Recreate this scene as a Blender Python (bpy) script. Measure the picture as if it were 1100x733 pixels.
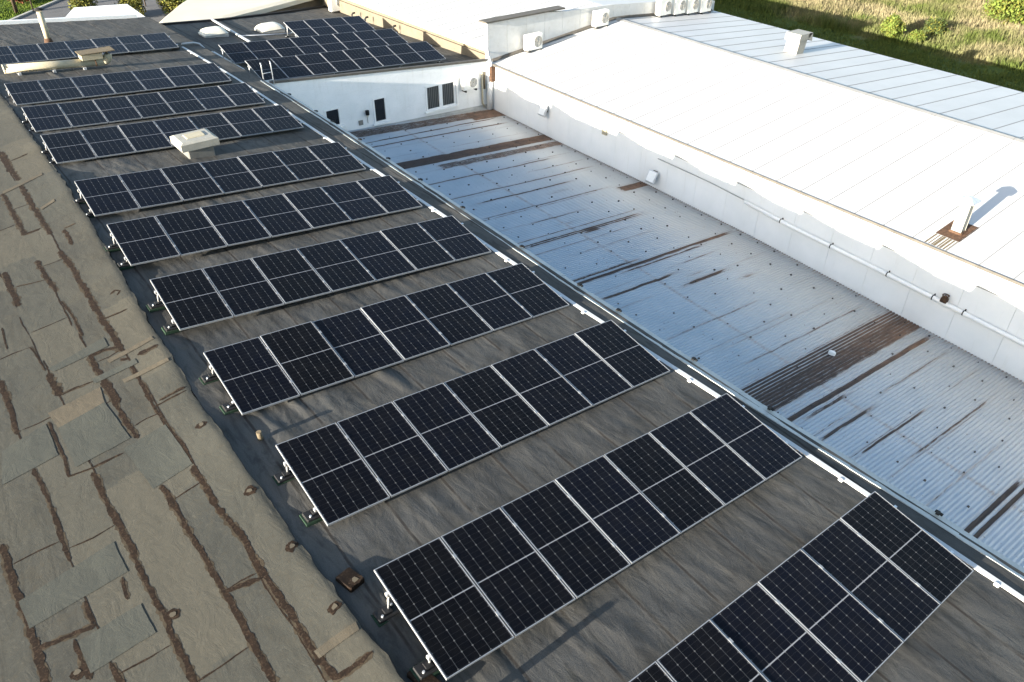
import bpy, math, random
import numpy as np
from mathutils import Matrix, Vector

random.seed(7)
rng = np.random.default_rng(11)
for o in list(bpy.data.objects):
    bpy.data.objects.remove(o, do_unlink=True)
scn = bpy.context.scene
col = scn.collection

# ------------------------------------------------------------------ camera
cam_d = bpy.data.cameras.new('camera')
cam = bpy.data.objects.new('camera', cam_d)
col.objects.link(cam)
cam_r = Vector((0.788667, -0.614821, 0.0))
cam_u = Vector((0.357324, 0.45836, 0.813773))
cam_f = Vector((0.500325, 0.641795, -0.581183))
cm = Matrix((cam_r, cam_u, -cam_f)).transposed().to_4x4()
cm.translation = Vector((-0.050203, -3.370048, 8.410661))
cam.matrix_world = cm
cam_d.sensor_width = 36.0
cam_d.lens = 36.0 * 830.2 / 1100.0
cam_d.clip_start = 0.1
cam_d.clip_end = 2000.0
scn.camera = cam

# ------------------------------------------------------------------ light
SUN_EL = math.radians(12.0)
SUN_DY = 0.05
world = bpy.data.worlds.new('World')
scn.world = world
world.use_nodes = True
wn = world.node_tree
bg = wn.nodes['Background']
sky = wn.nodes.new('ShaderNodeTexSky')
sky.sky_type = 'NISHITA'
sky.sun_disc = False
sky.sun_elevation = SUN_EL
sky.sun_rotation = math.radians(-92.9)
sky.altitude = 100
sky.air_density = 1.0
sky.dust_density = 1.6
sky.ozone_density = 1.0
wn.links.new(sky.outputs['Color'], bg.inputs['Color'])
bg.inputs['Strength'].default_value = 0.098
sun_d = bpy.data.lights.new('sun', 'SUN')
sun_d.energy = 5.0
sun_d.angle = math.radians(0.5)
sun_d.color = (1.0, 0.92, 0.79)
sun = bpy.data.objects.new('sun', sun_d)
col.objects.link(sun)
sd = Vector((math.cos(SUN_EL), SUN_DY, -math.sin(SUN_EL))).normalized()
sun.rotation_euler = sd.to_track_quat('-Z', 'Y').to_euler()
sun.location = (-30, 0, 20)
scn.view_settings.view_transform = 'Standard'
scn.view_settings.look = 'None'
scn.view_settings.exposure = 2.25
scn.view_settings.gamma = 1.0
scn.view_settings.use_curve_mapping = False

# ------------------------------------------------------------------ frames
AR = -0.08806649592607303          # the solar roof falls five degrees to +x
CA, SA = math.cos(AR), math.sin(AR)
def prof(y):
    y = np.clip(y, -5, 44)
    return 0.00003*y**3 - 0.002942*y**2 + 0.069492*y - 0.304604
ROOF_H = -0.13
def RG(x, y, z):
    """roof frame -> world"""
    return (x*CA - z*SA, y, x*SA + z*CA)
def S(x, y, h=0.0):
    """point h above the solar roof"""
    return RG(x, y, float(prof(y)) + ROOF_H + h)
def tab(xs, ys):
    xs = np.array(xs, float); ys = np.array(ys, float)
    return lambda y: np.interp(y, xs, ys)
ridge_x = tab([-6, 1.6, 4, 7.3, 11.7, 16.5, 22.4, 27.5, 44], [2.3, 2.15, 2.04, 1.98, 2.09, 2.30, 2.42, 2.46, 2.5])
edge_x = tab([-6, -2.2, 0, 2.5, 5.4, 8.3, 12.5, 16.6, 20, 27.7, 44], [11.4, 11.12, 10.93, 10.72, 10.62, 10.6, 10.7, 10.85, 11.05, 11.45, 11.6])
cond_x = tab([-6, -2.4, 0.5, 3.9, 6.6, 9.9, 16.7, 21.9, 28.7, 35.1], [10.8, 10.57, 10.39, 10.19, 10.02, 10.0, 10.11, 10.3, 10.6, 10.69])
corr_zb = tab([-12, -6, 1.4, 4.3, 7.7, 11.7, 16.5, 22.45, 27.7], [-6.45, -6.25, -5.79, -5.61, -5.38, -5.13, -4.96, -4.83, -4.66])
GZ = -6.5
XW = 22.8                          # hall side wall
YW = 27.7                          # annex front wall

# ------------------------------------------------------------------ noise (numpy)
def vnoise(x, y, seed=0):
    xi = np.floor(x).astype(np.int64); yi = np.floor(y).astype(np.int64)
    fx = x - xi; fy = y - yi
    fx = fx*fx*(3-2*fx); fy = fy*fy*(3-2*fy)
    def h(a, b):
        n = (a*374761393 + b*668265263 + seed*974711) & 0xffffffff
        n = ((n ^ (n >> 13)) * 1274126177) & 0xffffffff
        return ((n ^ (n >> 16)) & 0xffff) / 65535.0
    return (h(xi, yi)*(1-fx) + h(xi+1, yi)*fx)*(1-fy) + (h(xi, yi+1)*(1-fx) + h(xi+1, yi+1)*fx)*fy
def fbm(x, y, seed=0, oct=4):
    s = 0; a = 0.5; t = 0
    for k in range(oct):
        s = s + a*vnoise(x*2**k, y*2**k, seed+k*17); t += a; a *= 0.5
    return s/t

# ------------------------------------------------------------------ tagging
def tag(o, label=None, cat=None, group=None, kind=None):
    if label: o['label'] = label
    if cat: o['category'] = cat
    if group: o['group'] = group
    if kind: o['kind'] = kind
    return o
def empty(name, loc, label, cat, group=None, mat=None):
    o = bpy.data.objects.new(name, None)
    o.empty_display_size = 0.3
    col.objects.link(o)
    if mat is not None: o.matrix_world = mat
    else: o.location = loc
    return tag(o, label, cat, group)

class MB:
    """collects shapes, builds ONE mesh object"""
    def __init__(s): s.v = []; s.f = []; s.m = []; s.sm = []; s.uv = None
    def add(s, vs, fs, mi=0, smooth=False):
        b = len(s.v)
        s.v += [tuple(p) for p in vs]
        for f in fs:
            s.f.append(tuple(b+i for i in f)); s.m.append(mi); s.sm.append(smooth)
        return s
    def hexa(s, p, mi=0):
        """p: 8 points, bottom ring 0-3, top ring 4-7"""
        return s.add(p, [(3,2,1,0),(4,5,6,7),(0,1,5,4),(1,2,6,5),(2,3,7,6),(3,0,4,7)], mi)
    def box(s, x0, x1, y0, y1, z0, z1, mi=0):
        return s.hexa([(x0,y0,z0),(x1,y0,z0),(x1,y1,z0),(x0,y1,z0),(x0,y0,z1),(x1,y0,z1),(x1,y1,z1),(x0,y1,z1)], mi)
    def bev(s, x0, x1, y0, y1, z0, z1, b=0.02, mi=0):
        """box with chamfered vertical edges and top"""
        def ring(i, z):
            return [(x0+b+i,y0+i,z),(x1-b-i,y0+i,z),(x1-i,y0+b+i,z),(x1-i,y1-b-i,z),(x1-b-i,y1-i,z),(x0+b+i,y1-i,z),(x0+i,y1-b-i,z),(x0+i,y0+b+i,z)]
        r = [ring(0,z0), ring(0,z1-b), ring(b*0.7,z1)]
        vs = r[0]+r[1]+r[2]; fs = []
        for k in range(2):
            for i in range(8):
                j=(i+1)%8
                fs.append((k*8+i,k*8+j,k*8+8+j,k*8+8+i))
        fs.append(tuple(range(16,24))); fs.append(tuple(range(7,-1,-1)))
        return s.add(vs, fs, mi)
    def tube(s, pts, r, n=10, mi=0, cap=True, smooth=True):
        pts = [Vector(p) for p in pts]
        rs = r if isinstance(r, (list, tuple)) else [r]*len(pts)
        vs = []; up = Vector((0,0,1))
        for i, p in enumerate(pts):
            t = (pts[min(i+1,len(pts)-1)] - pts[max(i-1,0)]).normalized()
            a = t.cross(up)
            if a.length < 1e-3: a = t.cross(Vector((1,0,0)))
            a.normalize(); b = a.cross(t)
            for k in range(n):
                th = 2*math.pi*k/n
                vs.append(p + (a*math.cos(th) + b*math.sin(th))*rs[i])
        fs = []
        for i in range(len(pts)-1):
            for k in range(n):
                fs.append((i*n+k, i*n+(k+1)%n, (i+1)*n+(k+1)%n, (i+1)*n+k))
        s.add(vs, fs, mi, smooth)
        if cap:
            b0 = len(s.v)-len(vs)
            s.f.append(tuple(b0+k for k in range(n-1,-1,-1))); s.m.append(mi); s.sm.append(False)
            s.f.append(tuple(b0+(len(pts)-1)*n+k for k in range(n))); s.m.append(mi); s.sm.append(False)
        return s
    def bar(s, p, q, w, h, mi=0):
        """rectangular bar along p->q, w sideways, h up from the line"""
        p = Vector(p); q = Vector(q); t = (q-p).normalized()
        a = t.cross(Vector((0,0,1)))
        if a.length < 1e-3: a = Vector((1,0,0))
        a.normalize(); b = a.cross(t)
        a = a*w/2
        r0 = [p-a, p+a, q+a, q-a]
        return s.hexa([tuple(v) for v in r0] + [tuple(v+b*h) for v in r0], mi)
    def build(s, name, mats, parent=None, uv=None):
        me = bpy.data.meshes.new(name)
        me.from_pydata(s.v, [], s.f)
        mats = mats if isinstance(mats, (list, tuple)) else [mats]
        for m in mats: me.materials.append(m)
        me.polygons.foreach_set('material_index', s.m)
        me.polygons.foreach_set('use_smooth', s.sm)
        me.validate(); me.update()
        o = bpy.data.objects.new(name, me); col.objects.link(o)
        if parent is not None: o.parent = parent
        return o

def grid_mesh(name, P, UV, mats, parent=None, attrs=None, smooth=True, mi=None):
    """P (ny,nx,3) array, UV (ny,nx,2)"""
    ny, nx = P.shape[:2]
    me = bpy.data.meshes.new(name)
    idx = np.arange(ny*nx).reshape(ny, nx)
    q = np.stack([idx[:-1,:-1], idx[:-1,1:], idx[1:,1:], idx[1:,:-1]], -1).reshape(-1, 4)
    me.vertices.add(ny*nx); me.vertices.foreach_set('co', P.reshape(-1).astype(np.float32))
    nf = len(q)
    me.loops.add(nf*4); me.loops.foreach_set('vertex_index', q.reshape(-1).astype(np.int32))
    me.polygons.add(nf); me.polygons.foreach_set('loop_start', (np.arange(nf)*4).astype(np.int32))
    me.update(calc_edges=True)
    if smooth: me.polygons.foreach_set('use_smooth', np.ones(nf, bool))
    uvl = me.uv_layers.new(name='UVMap')
    uvl.data.foreach_set('uv', UV.reshape(-1, 2)[q.reshape(-1)].reshape(-1).astype(np.float32))
    for k, a in (attrs or {}).items():
        at = me.attributes.new(k, 'FLOAT', 'POINT'); at.data.foreach_set('value', a.reshape(-1).astype(np.float32))
    for m in (mats if isinstance(mats, (list, tuple)) else [mats]): me.materials.append(m)
    if mi is not None: me.polygons.foreach_set('material_index', mi)
    me.validate(); me.update()
    o = bpy.data.objects.new(name, me); col.objects.link(o)
    if parent is not None: o.parent = parent
    return o

def soup(name, V, nv, mats, parent=None, mi=None):
    """V (n,nv,3): n separate faces of nv vertices"""
    n = len(V)
    me = bpy.data.meshes.new(name)
    me.vertices.add(n*nv); me.vertices.foreach_set('co', V.reshape(-1).astype(np.float32))
    me.loops.add(n*nv); me.loops.foreach_set('vertex_index', np.arange(n*nv, dtype=np.int32))
    me.polygons.add(n); me.polygons.foreach_set('loop_start', (np.arange(n)*nv).astype(np.int32))
    me.update(calc_edges=True)
    for m in (mats if isinstance(mats, (list, tuple)) else [mats]): me.materials.append(m)
    if mi is not None: me.polygons.foreach_set('material_index', mi.astype(np.int32))
    o = bpy.data.objects.new(name, me); col.objects.link(o)
    if parent is not None: o.parent = parent
    return o

# ------------------------------------------------------------------ materials
class NT:
    def __init__(s, name):
        s.m = bpy.data.materials.new(name); s.m.use_nodes = True
        s.t = s.m.node_tree; s.n = s.t.nodes
        s.b = s.n['Principled BSDF']
    def new(s, t, **kw):
        n = s.n.new(t)
        for k, v in kw.items(): setattr(n, k, v)
        return n
    def link(s, a, b): s.t.links.new(a, b)
    def put(s, sock, v):
        if isinstance(v, bpy.types.NodeSocket): s.link(v, sock)
        else:
            if sock.type == 'RGBA' and len(v) == 3: v = (*v, 1)
            sock.default_value = v
    def math(s, op, a, b=0.0, c=0.0, clamp=False):
        n = s.new('ShaderNodeMath', operation=op, use_clamp=clamp)
        for i, v in enumerate((a, b, c)): s.put(n.inputs[i], v)
        return n.outputs[0]
    def mix(s, f, a, b, mode='MIX'):
        n = s.new('ShaderNodeMix', data_type='RGBA', blend_type=mode)
        s.put(n.inputs[0], f); s.put(n.inputs[6], a); s.put(n.inputs[7], b)
        return n.outputs[2]
    def ramp(s, v, lo, hi, a=0.0, b=1.0):
        n = s.new('ShaderNodeMapRange'); n.clamp = True
        s.put(n.inputs[0], v)
        for i, x in enumerate((lo, hi, a, b)): n.inputs[i+1].default_value = x
        return n.outputs[0]
    def coord(s, which='Object'): return s.new('ShaderNodeTexCoord').outputs[which]
    def mapping(s, v, scale=(1,1,1), rot=(0,0,0), loc=(0,0,0)):
        n = s.new('ShaderNodeMapping')
        n.inputs['Scale'].default_value = scale; n.inputs['Rotation'].default_value = rot; n.inputs['Location'].default_value = loc
        s.link(v, n.inputs['Vector']); return n.outputs[0]
    def noise(s, v, scale, detail=4, rough=0.55, dist=0.0):
        n = s.new('ShaderNodeTexNoise')
        n.inputs['Scale'].default_value = scale; n.inputs['Detail'].default_value = detail
        n.inputs['Roughness'].default_value = rough; n.inputs['Distortion'].default_value = dist
        if v is not None: s.link(v, n.inputs['Vector'])
        return n.outputs['Fac']
    def sep(s, v):
        n = s.new('ShaderNodeSeparateXYZ'); s.link(v, n.inputs[0]); return n.outputs
    def attr(s, name):
        return s.new('ShaderNodeAttribute', attribute_name=name).outputs['Fac']
    def bump(s, h, strength=0.3, dist=0.02):
        n = s.new('ShaderNodeBump'); n.inputs['Strength'].default_value = strength; n.inputs['Distance'].default_value = dist
        s.link(h, n.inputs['Height']); s.link(n.outputs[0], s.b.inputs['Normal'])
    def out(s, color=None, rough=0.8, spec=None, metal=None):
        if color is not None: s.put(s.b.inputs['Base Color'], color)
        s.put(s.b.inputs['Roughness'], rough)
        if spec is not None: s.put(s.b.inputs['Specular IOR Level'], spec)
        if metal is not None: s.put(s.b.inputs['Metallic'], metal)
        return s.m

def painted(name, c, var=0.12, rough=0.6, scale=3.0, spec=0.3, metal=0.0, dirt=None, dirt_amt=0.4):
    t = NT(name); v = t.coord()
    n = t.noise(v, scale, 5, 0.6)
    c0 = tuple(x*(1-var) for x in c); c1 = tuple(min(1, x*(1+var)) for x in c)
    cc = t.mix(t.ramp(n, 0.3, 0.7), c0, c1)
    if dirt:
        d = t.noise(v, scale*2.7, 6, 0.7, 0.4)
        cc = t.mix(t.ramp(d, 0.52, 0.75, 0, dirt_amt), cc, dirt)
    return t.out(cc, t.ramp(n, 0.2, 0.8, rough-0.08, rough+0.08), spec, metal)

def mat_felt(name, base, dark, light, seam_w, moss, streak, tone=False):
    """bitumen roofing felt, uv = roof metres (x across, y along)"""
    t = NT(name)
    uv = t.new('ShaderNodeUVMap').outputs[0]
    sx, sy, _ = t.sep(uv)
    n1 = t.noise(t.mapping(uv, (1.0, 0.35, 1)), 0.9, 5, 0.6, 0.3)
    n2 = t.noise(t.mapping(uv, (3.2, 0.75, 1), (0, 0, 0.25)), 1.7, 7, 0.68, 1.0)
    n3 = t.noise(uv, 46.0, 4, 0.75)
    n4 = t.noise(uv, 3.2, 6, 0.65, 0.5)
    c = t.mix(t.ramp(n1, 0.32, 0.68), dark, light)
    c = t.mix(t.ramp(n2, 0.47, 0.7, 0, streak), c, tuple(x*0.36 for x in base))
    c = t.mix(t.ramp(n4, 0.52, 0.75, 0, 0.45), c, moss)
    c = t.mix(t.ramp(n3, 0.3, 0.72, 0, 0.5), c, tuple(x*0.45 for x in base))
    if tone:
        tv = t.attr('tone')
        c = t.mix(t.ramp(tv, 0.0, 1.0, 0.0, 0.55), c, (0.048,0.051,0.045))
        c = t.mix(t.ramp(tv, 0.55, 1.0, 0.0, 0.5), c, (0.074,0.066,0.049))
        vo = t.new('ShaderNodeTexVoronoi', feature='DISTANCE_TO_EDGE'); vo.inputs['Scale'].default_value = 1.9
        dv = t.new('ShaderNodeVectorMath', operation='ADD'); t.link(uv, dv.inputs[0])
        nv = t.new('ShaderNodeTexNoise'); nv.inputs['Scale'].default_value = 5.0; nv.inputs['Detail'].default_value = 5; t.link(uv, nv.inputs['Vector'])
        sc_ = t.new('ShaderNodeVectorMath', operation='SCALE'); t.link(nv.outputs['Color'], sc_.inputs[0]); sc_.inputs['Scale'].default_value = 0.5
        t.link(sc_.outputs[0], dv.inputs[1]); t.link(dv.outputs[0], vo.inputs['Vector'])
        crk = t.math('MULTIPLY', t.ramp(vo.outputs['Distance'], 0.002, 0.012, 1.0, 0.0), t.ramp(t.noise(uv, 0.9, 3), 0.50, 0.62))
        c = t.mix(t.math('MULTIPLY', crk, 0.6), c, (0.025,0.022,0.017))
        sp = t.noise(uv, 11.0, 7, 0.78)
        c = t.mix(t.ramp(sp, 0.53, 0.68, 0, 0.65), c, (0.045,0.040,0.030))
        c = t.mix(t.ramp(sp, 0.44, 0.30, 0, 0.45), c, (0.098,0.092,0.075))
    # sheet laps
    wob = t.math('MULTIPLY', t.math('SUBTRACT', t.noise(t.mapping(uv, (0, 1, 0)), 1.3, 3), 0.5), 0.06)
    fx = t.math('FRACT', t.math('ADD', sx, wob))
    d = t.math('ABSOLUTE', t.math('SUBTRACT', fx, 0.5))
    ln = t.ramp(d, seam_w*0.35, seam_w, 1.0, 0.0)
    brk = t.ramp(t.noise(t.mapping(uv, (1.0, 0.8, 1)), 1.7, 3), 0.36, 0.5, 0.25, 1.0)
    c = t.mix(t.math('MULTIPLY', t.math('MULTIPLY', ln, brk), 0.85), c, (0.022, 0.019, 0.017))
    wr = t.noise(t.mapping(uv, (1.0, 0.6, 1), (0, 0, 0.5)), 3.4, 7, 0.62, 1.2)
    t.bump(t.math('ADD', t.math('MULTIPLY', n3, 0.35), t.math('MULTIPLY', wr, 1.8)), 0.5, 0.012)
    return t.out(c, 0.88, 0.2)

M = {}
M['felt'] = mat_felt('weathered_felt', (0.072,0.070,0.065), (0.058,0.057,0.054), (0.108,0.104,0.095), 0.032, (0.086,0.080,0.062), 0.85)
M['felt_left'] = mat_felt('green_grey_felt', (0.052,0.051,0.043), (0.039,0.040,0.036), (0.062,0.060,0.049), 0.0001, (0.064,0.055,0.037), 0.6, True)
M['felt_patch'] = mat_felt('grey_felt_patch', (0.053,0.056,0.049), (0.043,0.046,0.041), (0.062,0.065,0.056), 0.0001, (0.070,0.072,0.056), 0.3)
M['felt_tan'] = mat_felt('tan_felt_patch', (0.080,0.069,0.051), (0.068,0.060,0.046), (0.095,0.082,0.060), 0.0001, (0.092,0.077,0.051), 0.3)
M['bitumen'] = painted('brown_bitumen', (0.0125,0.0074,0.0045), 0.5, 0.85, 11.0, 0.15, dirt=(0.10,0.07,0.048), dirt_amt=0.55)
M['tar_stain'] = painted('tar_stain', (0.040,0.032,0.022), 0.4, 0.9, 10.0, 0.15, dirt=(0.018,0.012,0.008), dirt_amt=0.9)
M['felt_edge'] = painted('dark_felt_edge', (0.012,0.012,0.012), 0.3, 0.85, 6.0)
M['alu'] = painted('aluminium_frame', (0.25,0.258,0.27), 0.05, 0.42, 6.0, 0.4, 0.15)
M['galv'] = painted('galvanised_steel', (0.55,0.56,0.57), 0.15, 0.42, 12.0, 0.5, 0.6)
M['black'] = painted('black_rubber', (0.014,0.014,0.015), 0.3, 0.6, 8.0)
M['green'] = painted('green_mat', (0.012,0.032,0.017), 0.4, 0.9, 14.0, dirt=(0.02,0.02,0.014), dirt_amt=0.9)
M['white'] = painted('white_plastic', (0.78,0.78,0.76), 0.04, 0.45, 5.0, 0.4)
M['tray'] = painted('white_cable_tray', (0.44,0.455,0.46), 0.06, 0.45, 4.0, 0.4)
M['ac'] = painted('ac_casing', (0.74,0.73,0.68), 0.05, 0.5, 5.0, 0.4)
M['acgrille'] = painted('ac_grille', (0.16,0.16,0.15), 0.2, 0.6, 20.0)
M['glass_dark'] = None
M['cream'] = painted('cream_paint', (0.36,0.325,0.235), 0.08, 0.55, 4.0, dirt=(0.16,0.11,0.06), dirt_amt=0.5)
M['rust'] = painted('rust', (0.07,0.038,0.022), 0.5, 0.9, 9.0, dirt=(0.14,0.085,0.05), dirt_amt=0.6)
M['rust_pale'] = painted('pale_rust', (0.12,0.095,0.06), 0.25, 0.8, 7.0, dirt=(0.3,0.2,0.1), dirt_amt=0.4)
M['capping'] = painted('grey_capping', (0.09,0.082,0.07), 0.2, 0.7, 4.0)
M['flash'] = painted('edge_flashing', (0.36,0.385,0.38), 0.14, 0.55, 3.0, 0.4, dirt=(0.16,0.15,0.13), dirt_amt=0.6)
M['tan_wall'] = painted('tan_render', (0.14,0.12,0.088), 0.14, 0.85, 2.0, dirt=(0.08,0.06,0.04), dirt_amt=0.5)
M['concrete'] = painted('grey_concrete', (0.33,0.33,0.31), 0.15, 0.85, 3.0)
M['dome'] = painted('milky_dome', (0.62,0.58,0.48), 0.05, 0.35, 3.0, 0.5)
M['asphalt'] = painted('asphalt', (0.10,0.10,0.103), 0.12, 0.9, 1.2)
M['pathm'] = painted('pale_paving', (0.24,0.215,0.18), 0.12, 0.9, 1.5)
M['bark'] = painted('bark', (0.06,0.045,0.03), 0.3, 0.9, 6.0)
M['leaf_conifer'] = painted('conifer_leaf', (0.115,0.115,0.018), 0.5, 0.8, 2.5)
M['leaf_dark'] = painted('dark_leaf', (0.045,0.065,0.015), 0.5, 0.8, 2.0)
M['leaf_bright'] = painted('bright_leaf', (0.10,0.135,0.022), 0.5, 0.75, 2.0)
M['leaf_red'] = painted('red_leaf', (0.12,0.04,0.02), 0.4, 0.8, 2.0)

t = NT('window_glass'); t.out((0.012,0.013,0.015), 0.12, 0.5); M['glass_dark'] = t.m
t = NT('window_blind'); sx, sy, sz = t.sep(t.coord())
st = t.ramp(t.math('SINE', t.math('MULTIPLY', sx, 62.0)), -0.2, 0.6)
t.out(t.mix(st, (0.02,0.022,0.024), (0.10,0.11,0.105)), 0.25, 0.5); M['blind'] = t.m

def mat_white_wall():
    t = NT('white_render'); v = t.coord()
    n = t.noise(v, 1.2, 5, 0.6)
    c = t.mix(t.ramp(n, 0.3, 0.7), (0.70,0.71,0.70), (0.80,0.80,0.79))
    s = t.noise(t.mapping(v, (3.0, 3.0, 0.35)), 2.2, 5, 0.65)
    c = t.mix(t.ramp(s, 0.58, 0.8, 0, 0.35), c, (0.52,0.50,0.44))
    cr = t.noise(t.mapping(v, (0.6, 0.6, 2.4)), 1.0, 6, 0.7, 1.4)
    crack = t.ramp(t.math('ABSOLUTE', t.math('SUBTRACT', cr, 0.5)), 0.0, 0.006, 0.35, 0.0)
    c = t.mix(crack, c, (0.4,0.4,0.38))
    t.bump(t.noise(v, 30.0, 3), 0.08, 0.01)
    return t.out(c, 0.85, 0.25)
M['wall'] = mat_white_wall()
def mat_panel_wall(name='white_sheet_wall'):
    t = NT(name); v = t.coord(); sx, sy, sz = t.sep(v)
    n = t.noise(v, 0.8, 5, 0.6)
    c = t.mix(t.ramp(n, 0.3, 0.7), (0.72,0.735,0.73), (0.80,0.805,0.80))
    s = t.noise(t.mapping(v, (3.0, 3.0, 0.3)), 1.6, 5, 0.65)
    c = t.mix(t.ramp(s, 0.60, 0.8, 0, 0.28), c, (0.55,0.52,0.45))
    t.bump(t.noise(v, 22.0, 3), 0.04, 0.01)
    return t.out(c, 0.6, 0.35)
M['hall_wall'] = mat_panel_wall()
M['vent_grey'] = painted('weathered_vent_paint', (0.27,0.265,0.235), 0.1, 0.6, 5.0, dirt=(0.16,0.14,0.10), dirt_amt=0.5)
M['vent_dark'] = painted('grey_pedestal', (0.13,0.13,0.12), 0.1, 0.7, 5.0)
M['end_panel'] = painted('pale_end_wall_panel', (0.50,0.505,0.50), 0.08, 0.6, 1.5, dirt=(0.36,0.34,0.29), dirt_amt=0.4)
def mat_white_roof(name, c0, c1, dirt):
    t = NT(name); v = t.coord()
    n = t.noise(v, 0.5, 5, 0.6)
    c = t.mix(t.ramp(n, 0.3, 0.7), c0, c1)
    s = t.noise(t.mapping(v, (0.35, 2.5, 1)), 1.5, 6, 0.65)
    c = t.mix(t.ramp(s, 0.58, 0.82, 0, 0.3), c, dirt)
    return t.out(c, 0.5, 0.35)
M['white_roof'] = mat_white_roof('white_sheet_roof', (0.44,0.443,0.44), (0.50,0.50,0.497), (0.36,0.345,0.31))
M['seam'] = painted('roof_seam', (0.22,0.22,0.214), 0.12, 0.55, 3.0)
M['cream_roof'] = mat_white_roof('cream_membrane_roof', (0.46,0.42,0.33), (0.53,0.485,0.39), (0.36,0.31,0.23))
M['grey_roof'] = mat_white_roof('pale_grey_sheet_roof', (0.44,0.44,0.435), (0.49,0.49,0.485), (0.37,0.36,0.33))

def mat_corr():
    t = NT('corrugated_sheet'); v = t.coord(); sx, sy, sz = t.sep(v)
    n = t.noise(v, 0.7, 5, 0.6)
    c = t.mix(t.ramp(n, 0.3, 0.7), (0.28,0.345,0.395), (0.36,0.415,0.455))
    n2 = t.noise(t.mapping(v, (0.4, 7, 1)), 2.0, 5, 0.7)
    c = t.mix(t.ramp(n2, 0.55, 0.85, 0, 0.4), c, (0.27,0.25,0.23))
    beige_mask = t.ramp(t.math('ADD', sx, t.math('MULTIPLY', t.math('SUBTRACT', t.noise(v, 0.5, 5, 0.6), 0.5), 5.0)), 16.5, 22.5, 0.0, 0.7)  # mixes in a paler beige, stronger toward the hall wall
    c = t.mix(beige_mask, c, (0.47,0.445,0.41))
    sp = t.noise(v, 9.0, 2, 0.5)
    c = t.mix(t.ramp(sp, 0.70, 0.74, 0, 0.55), c, (0.12,0.085,0.06))
    r = t.attr('rust')
    rn = t.noise(t.mapping(v, (1.0, 5, 1)), 3.0, 6, 0.75)
    rm = t.ramp(t.math('ADD', r, t.math('MULTIPLY', t.math('SUBTRACT', rn, 0.5), 0.9)), 0.42, 0.62)
    rm = t.math('MULTIPLY', rm, t.ramp(r, 0.02, 0.15))
    halo = t.math('MULTIPLY', t.ramp(r, 0.03, 0.40, 0.0, 0.75), t.ramp(t.noise(t.mapping(v, (0.8, 6, 1)), 2.6, 6, 0.7), 0.35, 0.62))
    c = t.mix(halo, c, (0.21,0.155,0.115))
    east = t.ramp(t.math('ADD', sx, t.math('MULTIPLY', t.math('SUBTRACT', t.noise(v, 1.1, 4), 0.5), 6.0)), 17.0, 22.0)
    rc = t.mix(t.math('MULTIPLY', t.ramp(t.noise(v, 2.0, 5, 0.7), 0.25, 0.6), t.ramp(east, 0, 1, 0.12, 1.0)), (0.026,0.017,0.013), (0.17,0.092,0.052))
    c = t.mix(t.math('MULTIPLY', rm, 0.93), c, rc)
    return t.out(c, t.ramp(rm, 0, 1, 0.46, 0.9), 0.45, t.math('MULTIPLY', t.math('SUBTRACT', 1.0, rm), 0.16))
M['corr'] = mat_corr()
M['bolt'] = painted('bolt_cap', (0.05,0.045,0.04), 0.3, 0.7, 9.0)

def mat_pv(name, PW, PL, nc, nr):
    """solar laminate, object coords: x 0..PW, y 0..PL"""
    t = NT(name); sx, sy, sz = t.sep(t.coord())
    mx, my, mid = 0.024, 0.026, 0.016
    half = PL/2
    pcx = (PW-2*mx)/nc; pcy = (half-my-mid/2)/nr
    def linedist(u, pitch):
        f = t.math('FRACT', t.math('ADD', t.math('DIVIDE', u, pitch), 0.5))
        return t.math('MULTIPLY', t.math('ABSOLUTE', t.math('SUBTRACT', f, 0.5)), pitch)
    dx = linedist(t.math('SUBTRACT', sx, mx), pcx)
    yy = t.math('ABSOLUTE', t.math('SUBTRACT', sy, half))
    yv = t.math('SUBTRACT', yy, mid/2)
    dy = linedist(yv, pcy)
    dy2 = linedist(yv, pcy*2)
    lx = t.math('LESS_THAN', dx, 0.0026)
    ly = t.math('LESS_THAN', dy, 0.0013)
    dia = t.math('LESS_THAN', t.math('ADD', dx, dy2), 0.015)
    mdl = t.math('LESS_THAN', yy, mid/2)
    bx = t.math('LESS_THAN', t.math('MINIMUM', t.math('SUBTRACT', sx, 0.0), t.math('SUBTRACT', PW, sx)), mx-0.003)
    by = t.math('GREATER_THAN', yy, half-my+0.003)
    bus = linedist(t.math('SUBTRACT', sx, mx), pcx/9)
    bl = t.math('LESS_THAN', bus, 0.0007)
    rnd = t.new('ShaderNodeObjectInfo').outputs['Random']
    cell = t.mix(rnd, (0.0022,0.0022,0.0028), (0.003,0.0036,0.0075))
    cell = t.mix(t.ramp(t.noise(t.coord(), 3.0, 4), 0.35, 0.7, 0, 0.5), cell, (0.0045,0.004,0.004))
    c = t.mix(t.math('MULTIPLY', bl, 0.5), cell, (0.025,0.025,0.026))
    c = t.mix(t.math('MULTIPLY', ly, 0.4), c, (0.055,0.055,0.058))
    c = t.mix(t.math('MULTIPLY', lx, 0.5), c, (0.14,0.14,0.142))
    c = t.mix(t.math('MULTIPLY', dia, 0.36), c, (0.24,0.235,0.225))
    c = t.mix(mdl, c, (0.23,0.23,0.24))
    c = t.mix(t.math('MAXIMUM', bx, by), c, (0.010,0.010,0.012))
    beige_mask = t.noise(t.coord(), 1.7, 6, 0.7)  # thin uneven dust film on the panel glass
    c = t.mix(t.ramp(beige_mask, 0.45, 0.8, 0.0, 0.03), c, (0.16,0.145,0.12))
    return t.out(c, t.ramp(beige_mask, 0.3, 0.7, 0.10, 0.2), 0.08)

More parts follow.
